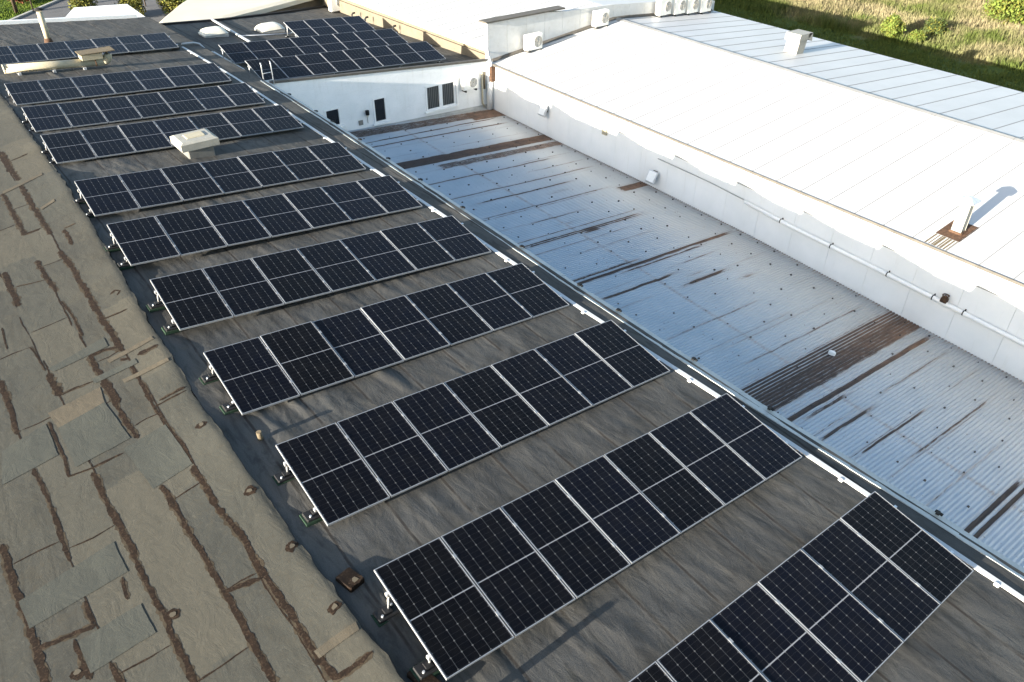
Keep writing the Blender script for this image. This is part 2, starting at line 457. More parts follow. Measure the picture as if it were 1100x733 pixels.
# ================================================================== GROUND
def ground_mat():
    t = NT('field_ground'); v = t.coord(); sx, sy, sz = t.sep(v)
    n = t.noise(v, 0.16, 6, 0.65, 0.4); n2 = t.noise(v, 1.4, 6, 0.7); n3 = t.noise(v, 9.0, 4, 0.7)
    green = t.mix(t.ramp(n2, 0.3, 0.7), (0.06,0.088,0.018), (0.10,0.122,0.030))
    tan = t.mix(t.ramp(n2, 0.3, 0.7), (0.21,0.175,0.10), (0.31,0.265,0.155))
    far = t.ramp(t.math('ADD', sx, t.math('MULTIPLY', t.math('SUBTRACT', n, 0.5), 16)), 57, 62)
    c = t.mix(t.math('MULTIPLY', far, t.ramp(n, 0.40, 0.56)), green, tan)
    c = t.mix(t.ramp(n3, 0.3, 0.8, 0, 0.3), c, (0.05,0.06,0.02))
    t.bump(n3, 0.5, 0.1)
    return t.out(c, 0.95, 0.1)
M['ground'] = ground_mat()
def lawn_mat():
    t = NT('lawn'); v = t.coord(); n = t.noise(v, 0.5, 5); n2 = t.noise(v, 6.0, 4, 0.7)
    c = t.mix(t.ramp(n, 0.3, 0.7), (0.05,0.085,0.012), (0.10,0.14,0.022))
    c = t.mix(t.ramp(n2, 0.3, 0.8, 0, 0.4), c, (0.03,0.045,0.01))
    return t.out(c, 0.95, 0.1)
M['lawn'] = lawn_mat()
g = MB().add([(-400,-400,GZ),(500,-400,GZ),(500,600,GZ),(-400,600,GZ)], [(0,1,2,3)]).build('ground', M['ground'])
tag(g, kind='structure')
def sheet(name, pts, z, m):
    o = MB().add([(x,y,z) for x, y in pts], [tuple(range(len(pts)))]).build(name, m)
    return tag(o, kind='structure')
sheet('road', [(-60,45),(45,45),(45,66.5),(23.5,71.5),(17.0,74.6),(14.2,78.6),(11.6,75.6),(7.6,70.9),(-60,66)], GZ+0.004, M['asphalt'])
sheet('lawn', [(-60,66.0),(7.6,70.9),(11.6,75.6),(14.2,78.6),(16,130),(-60,130)], GZ+0.006, M['lawn'])
sheet('path', [(15.8,80),(14.2,78.6),(17.0,74.6),(23.5,71.5),(28.0,70.6),(28.2,72.2),(24.2,73.2),(18.6,76.2),(17.0,80)], GZ+0.008, M['pathm'])
sheet('bank', [(17.0,80),(18.6,76.2),(24.2,73.2),(34,71),(60,90),(60,140),(17,140)], GZ+0.005, M['lawn'])
kb = MB()
kp = [(7.6,70.9),(11.6,75.6),(14.2,78.6)]
for i in range(2):
    kb.bar((kp[i][0],kp[i][1],GZ), (kp[i+1][0],kp[i+1][1],GZ), 0.25, 0.12)
tag(kb.build('kerb', M['concrete']), kind='structure')

# ================================================================== MAIN BUILDING (solar roof + left roof)
Y0, Y1 = -6.0, 43.2
BUMPS = [(1.9,0.9,0.05),(3.4,0.55,0.03),(6.55,0.85,0.075),(9.5,0.7,0.035),(11.9,0.55,0.03),(13.2,0.7,0.05),(16.2,0.8,0.05),(18.9,1.0,0.085),(22.6,0.5,0.04),(26.4,0.8,0.04),(30.5,1.0,0.05),(36,1.2,0.05)]
def ridge_h(y):
    h = 0.052 + 0.018*(fbm(np.asarray(y)*1.6, np.asarray(y)*0, 5, 4)-0.5)*2
    for c, w, a in BUMPS: h = h + a*np.exp(-((y-c)/w)**4)
    return h
main = empty('felt_roof_building', (2.1, 15, GZ), 'long building with low gabled felt roof carrying the parallel rows of solar panels', 'building')
def to_main(o):
    o.parent = main; o.matrix_parent_inverse = Matrix.Translation(main.location).inverted(); return o
# -- right slope: real relief so that the grazing sun shows wrinkles and laps
ny = int((Y1-Y0)/0.065); nx = 210
yy = np.linspace(Y0, Y1, ny)[:, None]*np.ones((1, nx))
u = np.linspace(0, 1, nx)[None, :]
xa = ridge_x(yy); xb = edge_x(yy)
xx = xa + (xb-xa)*u
h = 0.030*(fbm(xx*0.9, yy*0.35, 1, 3)-0.5)
w1 = fbm(xx*2.3+yy*0.45, yy*0.5, 2, 4)
h += 0.075*np.clip(w1-0.55, 0, 1)*np.clip(1.6-(xx-xa)/5.0, 0.35, 1.3)
h += 0.012*(fbm(xx*5+yy*1.3, yy*1.1, 3, 3)-0.5)
w2 = fbm(xx*1.4-yy*0.30, yy*0.42, 12, 4)
h += 0.05*np.clip(0.06-np.abs(w2-0.5), 0, 1)*4*0.10
lap = (xx + 0.06*(vnoise(yy*1.3, xx*0, 9)-0.5) - 0.5) % 1.0
h += 0.006*(1-lap)
zz = prof(yy) + ROOF_H + h
P = np.stack([xx*CA - zz*SA, yy, xx*SA + zz*CA], -1)
roof = to_main(grid_mesh('felt_roof', P, np.stack([xx, yy], -1), M['felt']))
# -- left slope
ny2 = int((34-Y0)/0.09); nx2 = 120
def left_z(x, y):
    """world z of the left slope at roof-frame x"""
    xr = ridge_x(y)
    d = xr - x
    zr = xr*SA + (prof(y)+ROOF_H)*CA
    hh = (ridge_h(y)+0.02)*np.exp(-np.clip(d, 0, None)*1.5)
    hh = hh - 0.035*np.exp(-np.clip(d, 0, None)/0.07)
    rel = 0.008*(fbm(x*0.8, y*0.5, 21, 3)-0.5) + 0.008*(fbm(x*3, y*2.2, 22, 4)-0.5)
    return zr + hh + rel - 0.088*d
y2 = np.concatenate([np.linspace(Y0, 30, 560), np.linspace(30.2, Y1, 60)])
s2 = np.concatenate([[0.0, 0.02], np.linspace(0.05, 3.9, 150), np.linspace(4.2, 11.5, 14)])
YL = y2[:, None]*np.ones((1, len(s2)))
jit = 0.09*(fbm(YL*3.0, YL*0, 33, 4)-0.5)
XL = ridge_x(YL) + jit*np.exp(-s2[None, :]*4) - s2[None, :]
ZL = left_z(XL, YL)
COLS = np.array([-6.9, -5.9, -5.0, -4.1, -3.2, -2.3, -1.34, -0.62, 0.11, 0.88, 1.39])
ci = np.searchsorted(COLS, XL)
tone = np.zeros_like(XL)
JOINTS = []
for k in range(len(COLS)+1):
    edges = np.sort(np.r_[-20, np.cumsum(rng.uniform(1.6, 4.2, 22))-8, 99]); vals = rng.random(len(edges))
    m_ = ci == k
    tone[m_] = vals[np.searchsorted(edges, YL[m_] + 0.04*np.sin(XL[m_]*9))-1]
    if 6 <= k < len(COLS):
        for e_ in edges:
            if 1.5 < e_ < 26: JOINTS.append((COLS[k-1]+.04, COLS[k]-.04, e_))
PL_ = np.stack([XL, YL, ZL], -1)[:, ::-1]
roofL = to_main(grid_mesh('felt_roof', PL_, np.stack([XL, YL], -1)[:, ::-1], M['felt_left'], attrs={'tone': tone[:, ::-1]}))
roofL['label'] = 'patched green-grey slope with brown bitumen seams'
# dark upstand between the two slopes
top = np.stack([XL[:, 0]+0.004, y2, ZL[:, 0]-0.001], -1)
zb_ = prof(y2)+ROOF_H-0.06
xb_ = ridge_x(y2)+0.012
bot = np.stack([xb_*CA - zb_*SA, y2, xb_*SA + zb_*CA], -1)
midp = (top+bot)/2 + np.array([0.02, 0, 0])
to_main(grid_mesh('ridge_upstand', np.stack([bot, midp, top], 1)[:, ::-1], np.zeros((len(y2), 3, 2)), M['felt_edge']))

# -- marks on the left slope: bitumen strips (one mesh) and felt patches
STRIPS = [
 (0.10,[(-1.34, 7.07), (-1.36, 6.1), (-1.33, 5.35), (-1.32, 4.89), (-1.32, 4.37)]),
 (0.07,[(-0.63, 8.36), (-0.61, 7.46), (-0.6, 6.73), (-0.63, 6.1)]),
 (0.09,[(0.09, 7.62), (0.1, 6.64), (0.12, 5.66), (0.1, 4.97), (0.14, 4.37), (0.12, 3.78), (0.15, 3.18)]),
 (0.09,[(0.86, 6.61), (0.87, 5.69), (0.89, 4.75), (0.91, 4.05), (0.91, 3.35), (0.9, 2.56)]),
 (0.10,[(1.37, 6.64), (1.37, 5.67), (1.43, 4.84), (1.43, 4.12), (1.45, 3.37), (1.46, 2.76), (1.5, 2.16)]),
 (0.09,[(0.86, 4.22), (1.08, 4.16), (1.4, 4.06)]),
 (0.09,[(1.47, 2.16), (1.72, 2.13), (2.03, 2.15)]),
 (0.05,[(-0.19, 9.34), (-0.19, 8.21), (-0.23, 7.78), (0.11, 7.72), (0.6, 7.7)]),
 (0.09,[(0.84, 9.78), (0.84, 8.99), (0.85, 8.3), (0.9, 7.88)]),
 (0.05,[(1.37, 9.3), (1.35, 8.53), (1.35, 7.87), (1.42, 7.24), (1.39, 6.68)]),
 (0.08,[(-0.62, 11.01), (-0.64, 10.15), (-0.68, 9.38)]),
 (0.07,[(0.1, 10.67), (0.13, 9.97)]),
 (0.04,[(1.36, 8.45), (1.92, 8.45)]),
 (0.08,[(-1.35, 4.99), (-0.99, 4.91), (-0.61, 4.83)]),
 (0.07,[(-0.65, 5.3), (-0.65, 4.86)]),
 (0.08,[(-0.91, 4.81), (-0.91, 4.48), (-0.88, 4.11)]),
 (0.08,[(-0.63, 4.18), (-0.57, 3.76)]),
 (0.05,[(-0.11, 5.35), (-0.16, 4.94)]),
 (0.13,[(0.19, 15.29), (0.17, 14.44), (0.16, 13.54)]),
 (0.11,[(0.87, 15.27), (0.86, 14.32), (0.9, 13.52)]),
 (0.12,[(1.37, 15.32), (1.4, 14.06), (1.38, 12.95), (1.36, 11.74), (1.38, 11.04), (1.37, 10.4)]),
 (0.10,[(1.41, 10.54), (1.11, 10.68), (0.83, 10.71)]),
 (0.05,[(0.91, 13.06), (0.94, 12.34), (0.91, 11.46)]),
 (0.04,[(0.26, 14.42), (0.82, 14.24)]),
 (0.10,[(0.84, 10.7), (0.86, 10.07), (0.89, 9.56), (0.91, 8.97)]),
 (0.13,[(0.13, 10.74), (0.13, 10.32), (0.13, 9.92)]),
 (0.06,[(0.13, 9.92), (0.43, 9.93), (0.7, 9.89)]),
 (0.09,[(-0.6, 11.13), (-0.63, 10.34)]),
 (0.08,[(1.37, 9.83), (1.37, 9.29), (1.35, 8.59)]),
 (0.13,[(1.56, 10.05), (1.95, 10.06)]),
 (0.10,[(1.29, 10.2), (1.4, 10.06)]),
 (0.06,[(1.46, 8.55), (1.94, 8.55)]),
 (0.03,[(-0.27, 12.95), (-0.32, 12.08)]),
 (0.03,[(0.05, 11.82), (0.09, 10.85)]),
 (0.05,[(1.36, 11.74), (1.86, 11.69)]),
 (0.05,[(1.74, 12.5), (1.86, 12.56), (1.94, 12.46), (1.84, 12.35)]),
 (0.12,[(1.48, 23.1), (1.45, 21.7), (1.45, 20.39)]),
 (0.12,[(1.43, 19.98), (1.4, 18.45), (1.4, 17.13), (1.4, 16.31)]),
 (0.12,[(0.95, 19.82), (0.92, 18.19), (0.92, 16.8)]),
 (0.08,[(0.88, 16.83), (1.27, 16.85)]),
 (0.06,[(1.55, 22.09), (2.03, 22.17)]),
 (0.08,[(1.7, 16.28), (1.67, 15.37)]),
 (0.06,[(1.71, 16.33), (1.99, 16.33)]),
]
PATCHES = [
 (0,[(0.63, 7.8), (1.35, 7.87), (1.39, 6.68), (0.73, 6.61)]),
 (0,[(-1.35, 5.88), (-0.04, 6.03), (-0.03, 5.38), (-1.33, 5.35)]),
 (0,[(-0.87, 4.74), (-0.05, 4.76), (-0.03, 4.21), (-0.86, 4.19)]),
 (0,[(-0.96, 9.12), (-0.23, 9.31), (-0.24, 8.38), (-1.11, 8.31)]),
 (0,[(-0.09, 9.06), (0.71, 9.17), (0.79, 7.97), (-0.1, 7.9)]),
 (1,[(-0.14, 9.57), (0.76, 9.63), (0.71, 9.17), (-0.09, 9.06)]),
 (0,[(0.15, 13.39), (0.92, 13.44), (0.88, 11.49), (0.09, 10.85)]),
 (0,[(0.09, 10.85), (1.23, 11.27), (1.22, 10.9), (0.27, 10.74)]),
 (1,[(1.08, 10.35), (1.94, 10.43), (1.95, 10.31), (1.09, 10.21)]),
 (0,[(0.7, 9.97), (1.48, 9.99), (1.49, 9.81), (0.71, 9.8)]),
 (1,[(1.12, 9.55), (1.96, 9.51), (1.95, 9.4), (1.13, 9.43)]),
 (1,[(0.97, 19.96), (2.04, 20.34), (2.03, 20.17), (0.95, 19.76)]),
 (1,[(1.51, 18.03), (1.9, 18.21), (1.89, 18.07), (1.51, 17.89)]),
 (1,[(1.46, 2.65), (2.06, 2.64), (2.05, 2.51), (1.47, 2.52)]),
 (0,[(0.4, 16.78), (1.18, 16.15), (1.41, 15.36), (0.13, 15.22)]),
]
SPOTS = [(0.23, 4.33), (1.93, 4.24), (1.87, 5.56), (1.95, 3.0), (1.8, 7.41), (2.36, 3.18), (-0.98, 4.32)]
sv, sf = [], []
FLECK = []; STAIN = []
def ribbon(pts, w, dz):
    pts = np.array(pts, float)
    seg = np.linalg.norm(np.diff(pts, axis=0), axis=1); L = np.r_[0, np.cumsum(seg)]
    n = max(6, int(L[-1]/0.014))
    s = np.linspace(0, L[-1], n)
    x = np.interp(s, L, pts[:, 0]); y = np.interp(s, L, pts[:, 1])
    tx = np.gradient(x); ty = np.gradient(y); l = np.hypot(tx, ty)+1e-9
    nxn, nyn = -ty/l, tx/l
    k = rng.uniform(0, 99)
    x = x + (fbm(s*1.2, s*0+k, 41, 3)-0.5)*0.05*abs(nxn); y = y + (fbm(s*1.2, s*0+k, 42, 3)-0.5)*0.05*abs(nyn)
    wa = w*(0.5 + 1.25*(fbm(s*8, s*0+k, 43, 6)-0.47)) ; wb = w*(0.5 + 1.25*(fbm(s*8, s*0+k+50, 44, 6)-0.47))
    endf = np.clip(np.minimum(s, L[-1]-s)/0.05, 0.35, 1)
    wa = np.clip(wa, 0.12*w, w)*endf; wb = np.clip(wb, 0.12*w, w)*endf
    b = len(sv)
    for i in range(n):
        for q in (wa[i], 0.0, -wb[i]):
            X = x[i]+nxn[i]*q; Y = y[i]+nyn[i]*q
            sv.append((X, Y, float(left_z(np.float64(X), np.float64(Y))) + dz))
    for i in range(n-1):
        for j in (0, 1):
            a = b+i*3+j
            sf.append((a, a+3, a+4, a+1))
for w, pts in STRIPS:
    f0 = len(sf); ribbon(pts, w*1.0, 0.0025); STAIN += list(range(f0, len(sf)))
    ribbon(pts, w*0.74, 0.0045)
for a_, b_, e_ in JOINTS:
    if rng.random() < 0.6: ribbon([(a_, e_+rng.uniform(-.03,.03)), ((a_+b_)/2, e_+rng.uniform(-.03,.03)), (b_, e_+rng.uniform(-.03,.03))], 0.022, 0.0045)
for x in COLS[6:]:
    y_ = -4.0
    while y_ < 27:
        L_ = rng.uniform(1.0, 3.5)
        if rng.random() < 0.75: ribbon([(x+rng.uniform(-.03,.03), y_), (x+rng.uniform(-.03,.03), y_+L_/2), (x+rng.uniform(-.03,.03), y_+L_)], rng.uniform(.012,.03), 0.0035)
        y_ += L_*rng.uniform(.9, 1.3)
# the same seams carry on beyond the measured ones, out of the picture
for x in (-1.33, -0.62, 0.11, 0.88, 1.40):
    for a_, b_ in ((16.5, 19.5), (21, 25), (26, 31), (-5.5, 1.8)):
        if x > 0.8 and 16 < a_ < 20: continue
        ribbon([(x+rng.uniform(-.04,.04), a_+rng.uniform(-.4,.4)), (x, (a_+b_)/2), (x+rng.uniform(-.04,.04), b_)], 0.085, 0.004)
for x in (-2.3, -3.2, -4.1, -5.0, -5.9, -6.8):
    ribbon([(x, -4), (x+.05, 8), (x-.03, 20), (x, 34)], 0.08, 0.004)
for cx, cy in SPOTS:
    k = rng.uniform(0, 6)
    ribbon([(cx-0.10, cy-0.02*math.cos(k)), (cx+0.10, cy+0.02*math.cos(k))], 0.135, 0.004)
    nfl = len(sf)
    b = len(sv)
    for a in np.linspace(0, 2*math.pi, 8)[:-1]:
        X = cx+0.05*math.cos(a+k)*rng.uniform(.6,1.2); Y = cy+0.045*math.sin(a+k)*rng.uniform(.6,1.2)
        sv.append((X, Y, float(left_z(np.float64(X), np.float64(Y))) + 0.010))
    sf.append(tuple(range(b, b+7))); FLECK.append(nfl)
seams = MB(); seams.v = sv; seams.f = sf; FLECK = set(FLECK); STAIN = set(STAIN); seams.m = [1 if i in FLECK else (2 if i in STAIN else 0) for i in range(len(sf))]; seams.sm = [True]*len(sf)
so = seams.build('bitumen_seams', [M['bitumen'], M['felt_tan'], M['tar_stain']], roofL)
PATCHES[7] = (0, [(0.15,10.86),(1.22,11.10),(1.22,10.76),(0.2,10.70)])
del PATCHES[14]; del PATCHES[6]
for i, (ty, q) in enumerate(PATCHES):
    q = np.array(q, float)
    n = 16
    U, V = np.meshgrid(np.linspace(0, 1, n), np.linspace(0, 1, n))
    U = U + 0; V = V + 0
    X = (1-U)*(1-V)*q[0,0] + U*(1-V)*q[1,0] + U*V*q[2,0] + (1-U)*V*q[3,0]
    Y = (1-U)*(1-V)*q[0,1] + U*(1-V)*q[1,1] + U*V*q[2,1] + (1-U)*V*q[3,1]
    X = X + 0.03*(fbm(Y*4, X*2+i, 51)-0.5); Y = Y + 0.03*(fbm(X*4, Y*2+i, 52)-0.5)
    edge = np.minimum(np.minimum(U, 1-U), np.minimum(V, 1-V)) > 1e-6
    Z = left_z(X, Y) + 0.0075 + 0.0004*i
    P3 = np.stack([X, Y, Z], -1)
    o = grid_mesh('felt_patch', P3, np.stack([X, Y], -1), M['felt_tan'] if ty else M['felt_patch'], roofL)
    if o.data.polygons[0].normal.z < 0: o.data.flip_normals()
# -- walls, edge flashing with clamps, far edge capping
mw = MB()
ys = np.linspace(Y0, Y1, 50)
for i in range(49):
    a, b = ys[i], ys[i+1]
    p = [S(edge_x(a)-0.15, a, -0.12), S(edge_x(a), a, -0.12), S(edge_x(b), b, -0.12), S(edge_x(b)-0.15, b, -0.12)]
    mw.hexa([(q[0], q[1], GZ) for q in p] + p)
zl = lambda y: float(left_z(np.float64(-9.2+ridge_x(y)-2), np.float64(y)))
mw.box(-9.2, -9.0, Y0, Y1, GZ, -1.6)
mw.hexa([(-9,Y0,GZ),(11.3,Y0,GZ),(11.3,Y0+.2,GZ),(-9,Y0+.2,GZ),(-9,Y0,-1.9),(11.3,Y0,-1.9),(11.3,Y0+.2,-1.9),(-9,Y0+.2,-1.9)])
mw.hexa([(-9,Y1-.2,GZ),(11.4,Y1-.2,GZ),(11.4,Y1,GZ),(-9,Y1,GZ),(-9,Y1-.2,-1.9),(11.4,Y1-.2,-1.9),(11.4,Y1,-1.9),(-9,Y1,-1.9)])
to_main(mw.build('wall', M['wall']))
fl = MB()
yse = np.arange(Y0, YW+0.01, 0.48)
for a, b in zip(yse[:-1], yse[1:]):
    j = 0.012*(vnoise(a*3.1, 0.0, 3)-0.5)
    def pt(y, d, hh): return S(edge_x(y)+d+j, y, hh)
    fl.hexa([pt(a,-0.16,-0.05), pt(a,0.16,-0.14), pt(b,0.16,-0.14), pt(b,-0.16,-0.05), pt(a,-0.16,0.014), pt(a,0.16,-0.034+j), pt(b,0.16,-0.034+j), pt(b,-0.16,0.014)])
flo = to_main(fl.build('edge_flashing', M['flash']))
k = 0
for yc in np.arange(-4.3, YW-0.3, 2.1):
    yc = yc + rng.uniform(-.7, .7)
    c = MB()
    p0 = S(edge_x(yc)+0.02, yc, 0.03); p1 = S(edge_x(yc)+0.14, yc+0.03, 0.01)
    c.bar(p0, p1, 0.06, 0.03); c.bar(S(edge_x(yc)+0.11, yc-.06, 0.01), S(edge_x(yc)+0.11, yc+.07, 0.01), 0.045, 0.03)
    c.build('flashing_clamp', M['felt_edge'], flo)
# far capping: white flashing along the far edge with short dark drip stains
fc = MB()
for a, b in zip(np.linspace(-8, 11.0, 20)[:-1], np.linspace(-8, 11.0, 20)[1:]):
    def far(x, d, hh):
        y = Y1 - 0.05 + d
        if x < 2.45:
            return (x, y, float(left_z(np.float64(x), np.float64(Y1))) + hh)
        return S(x, Y1, hh)[0:1] + (y,) + S(x, Y1, hh)[2:]
    fc.hexa([far(a,-.12,-.05), far(b,-.12,-.05), far(b,.12,-.05), far(a,.12,-.05), far(a,-.12,.16), far(b,-.12,.16), far(b,.12,.16), far(a,.12,.16)])
to_main(fc.build('edge_capping', M['white']))

# ================================================================== CORRUGATED SHED
shed = empty('corrugated_shed', (16.5, 12, GZ), 'low shed with rusty blue-grey corrugated metal roof between felt roof and white hall', 'shed')
def corr_z(x, y): return corr_zb(y) + 0.075*(XW - x)
PITCH = 0.105
x0c, x1c = 11.7, XW-0.02
nyc = int((YW+8)/PITCH*8); nxc = 86
ycs = np.linspace(-8, YW-0.03, nyc); xcs = np.linspace(x0c, x1c, nxc)
Xc, Yc = np.meshgrid(xcs, ycs)
Zc = corr_z(Xc, Yc) + 0.015*np.sin(2*np.pi*Yc/PITCH) + 0.02*(fbm(Xc*0.5, Yc*0.7, 61, 3)-0.5)
SEAM_X = 17.2
Zc = Zc + np.where(Xc < SEAM_X + 0.05*np.sin(Yc*1.1), 0.012, 0.0)
rust = np.zeros_like(Zc)
def band(yc, x0, x1, hw, amt, comb=0.0, soft=1.1, drift=0.0):
    global rust
    yv = yc + drift*(Xc-x0)/(x1-x0)
    wob = 0.04*(fbm(Xc*1.5, Yc*0+yc, 71, 3)-0.5)
    m = np.clip((hw - np.abs(Yc-yv+wob))/max(0.02, 0.18*hw)+0.5, 0, 1)
    m = m*np.clip((Xc-x0)/soft, 0, 1)*np.clip((x1-Xc)/soft, 0, 1)
    if comb: m = m*np.clip(0.62 + comb*np.cos(2*np.pi*Yc/PITCH), 0, 1)
    rust = np.maximum(rust, m*amt)
    g_ = np.exp(-((Yc-yv)/(hw*1.6+.05))**2)*np.clip((Xc-x0+.3)/.8, 0, 1)*np.clip((x1+.3-Xc)/.8, 0, 1)
    rust = np.maximum(rust, 0.30*amt*g_)
RUST = [(23.1,14.2,22.9,.33,.95,0.,0.),(22.3,16.0,22.6,.26,.66,.5,0.),(14.85,14.0,20.9,.13,.62,.45,0.),(14.8,17.0,18.6,.16,.9,0.,0.),
 (5.25,11.7,22.9,.52,.85,.6,0.),(4.98,11.7,22.9,.36,1.0,.05,0.),(5.62,11.7,22.9,.10,.8,.5,0.),(4.2,11.7,22.9,.085,.85,0.,0.),(3.98,15,18.0,.05,.6,0.,0.),
 (12.05,13.8,22.7,.07,.85,0.,0.),(12.25,13.8,18.0,.045,.7,0.,0.),(11.85,16.0,21.0,.04,.6,0.,0.),(10.97,14.2,18.4,.055,.8,0.,0.),(10.25,17.4,20.2,.06,.9,0.,0.),(9.6,19.6,20.9,.06,.85,0.,0.),
 (-0.42,13.5,18.6,.06,1.,0.,0.),(-0.62,13.5,19.8,.05,.95,0.,0.),(-2.4,13,20.,.06,.9,0.,0.),(27.1,12.,22.9,.42,.75,.3,0.),(26.9,20.8,22.9,.5,1.,0.,0.),(25.95,14.0,22.7,.045,.85,0.,.4),(25.45,14.0,22.5,.05,.8,0.,.1),
 (3.28,14.6,17.9,.045,.8,0.,0.),(2.4,15.0,19.2,.03,.75,0.,0.),(1.6,16.0,21.5,.03,.6,0.,0.),(20.95,14.,21.6,.05,.68,0.,0.),(19.37,14.,22.4,.045,.7,0.,0.),(18.55,15.,20.5,.05,.75,0.,0.),(17.35,14.,21.4,.035,.6,0.,0.),
 (16.9,21.2,22.9,.22,.8,0.,0.),(13.6,15.5,20.,.03,.55,0.,0.),(8.4,14.5,19.5,.025,.5,0.,0.),(7.2,15.5,22.,.02,.5,0.,0.),(16.2,15.5,19.,.03,.6,0.,0.),(10.6,18.0,19.2,.03,.8,0.,0.),(18.0,18.3,19.6,.05,.8,0.,0.),(15.6,16.8,17.9,.06,.85,0.,0.)]
for yj in np.arange(-7.3, 27, 0.98):
    x_ = 12.0
    while x_ < 22:
        L_ = rng.uniform(3.0, 9.0)
        if rng.random() < 0.75: band(yj + rng.uniform(-.03,.03), x_, min(x_+L_, 22.6), rng.uniform(.010,.020), rng.uniform(.42,.62), soft=1.0)
        x_ += L_ + rng.uniform(.2, 1.6)
for yc, xa_, xb2, hw, am, cb, dr in RUST: band(yc, xa_, xb2 + (0.4 if hw > .2 else 0.0), hw, am, cb, soft=0.3 if hw > .2 else 0.9, drift=dr)
# dirt along the wall foot and along the sheet overlap
rust = np.maximum(rust, 0.62*np.clip(1-(XW-Xc)/0.45, 0, 1)*np.clip(0.75+0.5*np.sin(2*np.pi*Yc/PITCH), 0, 1))
rust = np.maximum(rust, 0.60*np.clip(1-np.abs(Xc-SEAM_X)/0.075, 0, 1)*np.clip(0.55+1.0*fbm(Yc*3, Yc*0, 75, 3), 0, 1))
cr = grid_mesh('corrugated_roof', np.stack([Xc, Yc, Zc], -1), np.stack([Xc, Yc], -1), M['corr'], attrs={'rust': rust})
bt = MB()
for ln, xr in enumerate((13.9, 15.0, 16.1, 17.2, 18.3, 19.4, 20.5, 21.6, 22.5)):
    for y in np.arange(-7.5, YW-0.3, 0.84):
        if rng.random() < 0.2: continue
        x = xr + rng.uniform(-.06, .06); y = y + (0.42 if ln % 2 else 0) + rng.uniform(-.1, .1)
        y = (round(y/PITCH-0.25)+0.25)*PITCH
        z = float(corr_z(x, y)) + 0.027
        s_ = rng.uniform(0.014, 0.028)
        bt.bev(x-s_*1.3, x+s_*1.3, y-s_, y+s_, z-0.02, z+0.018, 0.008, 0)
def under(o, par):
    o.parent = par; o.matrix_parent_inverse = Matrix.Translation(par.location).inverted(); return o
under(cr, shed)
bo = bt.build('bolt_caps', M['bolt'])
import bmesh
bm = bmesh.new(); bm.from_mesh(cr.data); nf0 = len(bm.faces); bm.from_mesh(bo.data)
bm.faces.ensure_lookup_table()
for f_ in bm.faces[nf0:]: f_.material_index = 1
bm.to_mesh(cr.data); bm.free(); cr.data.materials.append(M['bolt']); bpy.data.objects.remove(bo)
sw = MB(); sw.box(11.75, 22.7, -8.0, -7.8, GZ, -6.3); under(sw.build('wall', M['concrete']), shed)

# ================================================================== ANNEX (white wall with windows, second array on its roof)
H2 = -0.40
annex = empty('annex_building', (17, YW, GZ), 'white walled annex with three small windows and a flat felt roof', 'building')
def A2(x, y, h=0.0): return S(x, y, H2 + h)
def wtop(x):            # world z of the annex wall top
    return -1.33 - 0.089*(x-11.6)
wins = [(13.84, 14.58, -3.74, -2.90, 1, 'glass_dark'), (16.22, 16.90, -4.03, -2.88, 1, 'glass_dark'), (19.02, 20.70, -4.06, -2.88, 2, 'blind')]
aw = MB()
def pier(x0, x1, z0, z1=None):
    t0 = wtop(x0) if z1 is None else z1; t1 = wtop(x1) if z1 is None else z1
    aw.hexa([(x0,YW,z0),(x1,YW,z0),(x1,YW+.3,z0),(x0,YW+.3,z0),(x0,YW,t0),(x1,YW,t1),(x1,YW+.3,t1),(x0,YW+.3,t0)])
xs = 11.5
for a, b, z0, z1, n, g_ in wins:
    pier(xs, a, GZ); pier(a, b, GZ, z0); pier(a, b, z1); xs = b
pier(xs, 22.86, GZ)
under(aw.build('wall', M['wall']), annex)
lg = MB(); 
lg.hexa([(11.9,YW-.16,-4.40),(22.6,YW-.16,-4.80),(22.6,YW-.003,-4.80),(11.9,YW-.003,-4.40),(11.9,YW-.10,-4.06),(22.6,YW-.10,-4.52),(22.6,YW-.003,-4.44),(11.9,YW-.003,-3.98)])
under(lg.build('wall_flashing', M['concrete']), annex)
for a, b, z0, z1, n, g_ in wins:
    f = MB(); y0, y1 = YW-0.035, YW+0.10; t_ = 0.075
    f.box(a, b, y0, y1, z1-t_, z1); f.box(a, b, y0, y1, z0, z0+t_); f.box(a, a+t_, y0, y1, z0+t_, z1-t_); f.box(b-t_, b, y0, y1, z0+t_, z1-t_)
    if n == 2:
        mx_ = (a+b)/2; f.box(mx_-0.09, mx_+0.09, y0, y1, z0+t_, z1-t_)
    fo = under(f.build('window', M['white']), annex)
    if n == 2: fo['label'] = 'double window with ribbed blinds'
    elif b < 15: fo['label'] = 'small square window'
    gl = MB(); gl.box(a+t_-.01, b-t_+.01, YW+0.03, YW+0.045, z0+t_-.01, z1-t_+.01)
    go = gl.build('pane', M[g_], fo)
    sl_ = MB(); sl_.box(a-.10, b+.10, YW-.14, YW-.004, z0-.07, z0-.004); sl_.build('sill', M['white'], fo)
    if n == 2:
        sh_ = MB(); sh_.box(b+.03, b+.10, YW-.12, YW-.004, z0-.1, z1+.05); sh_.build('shutter_guide', M['white'], fo)
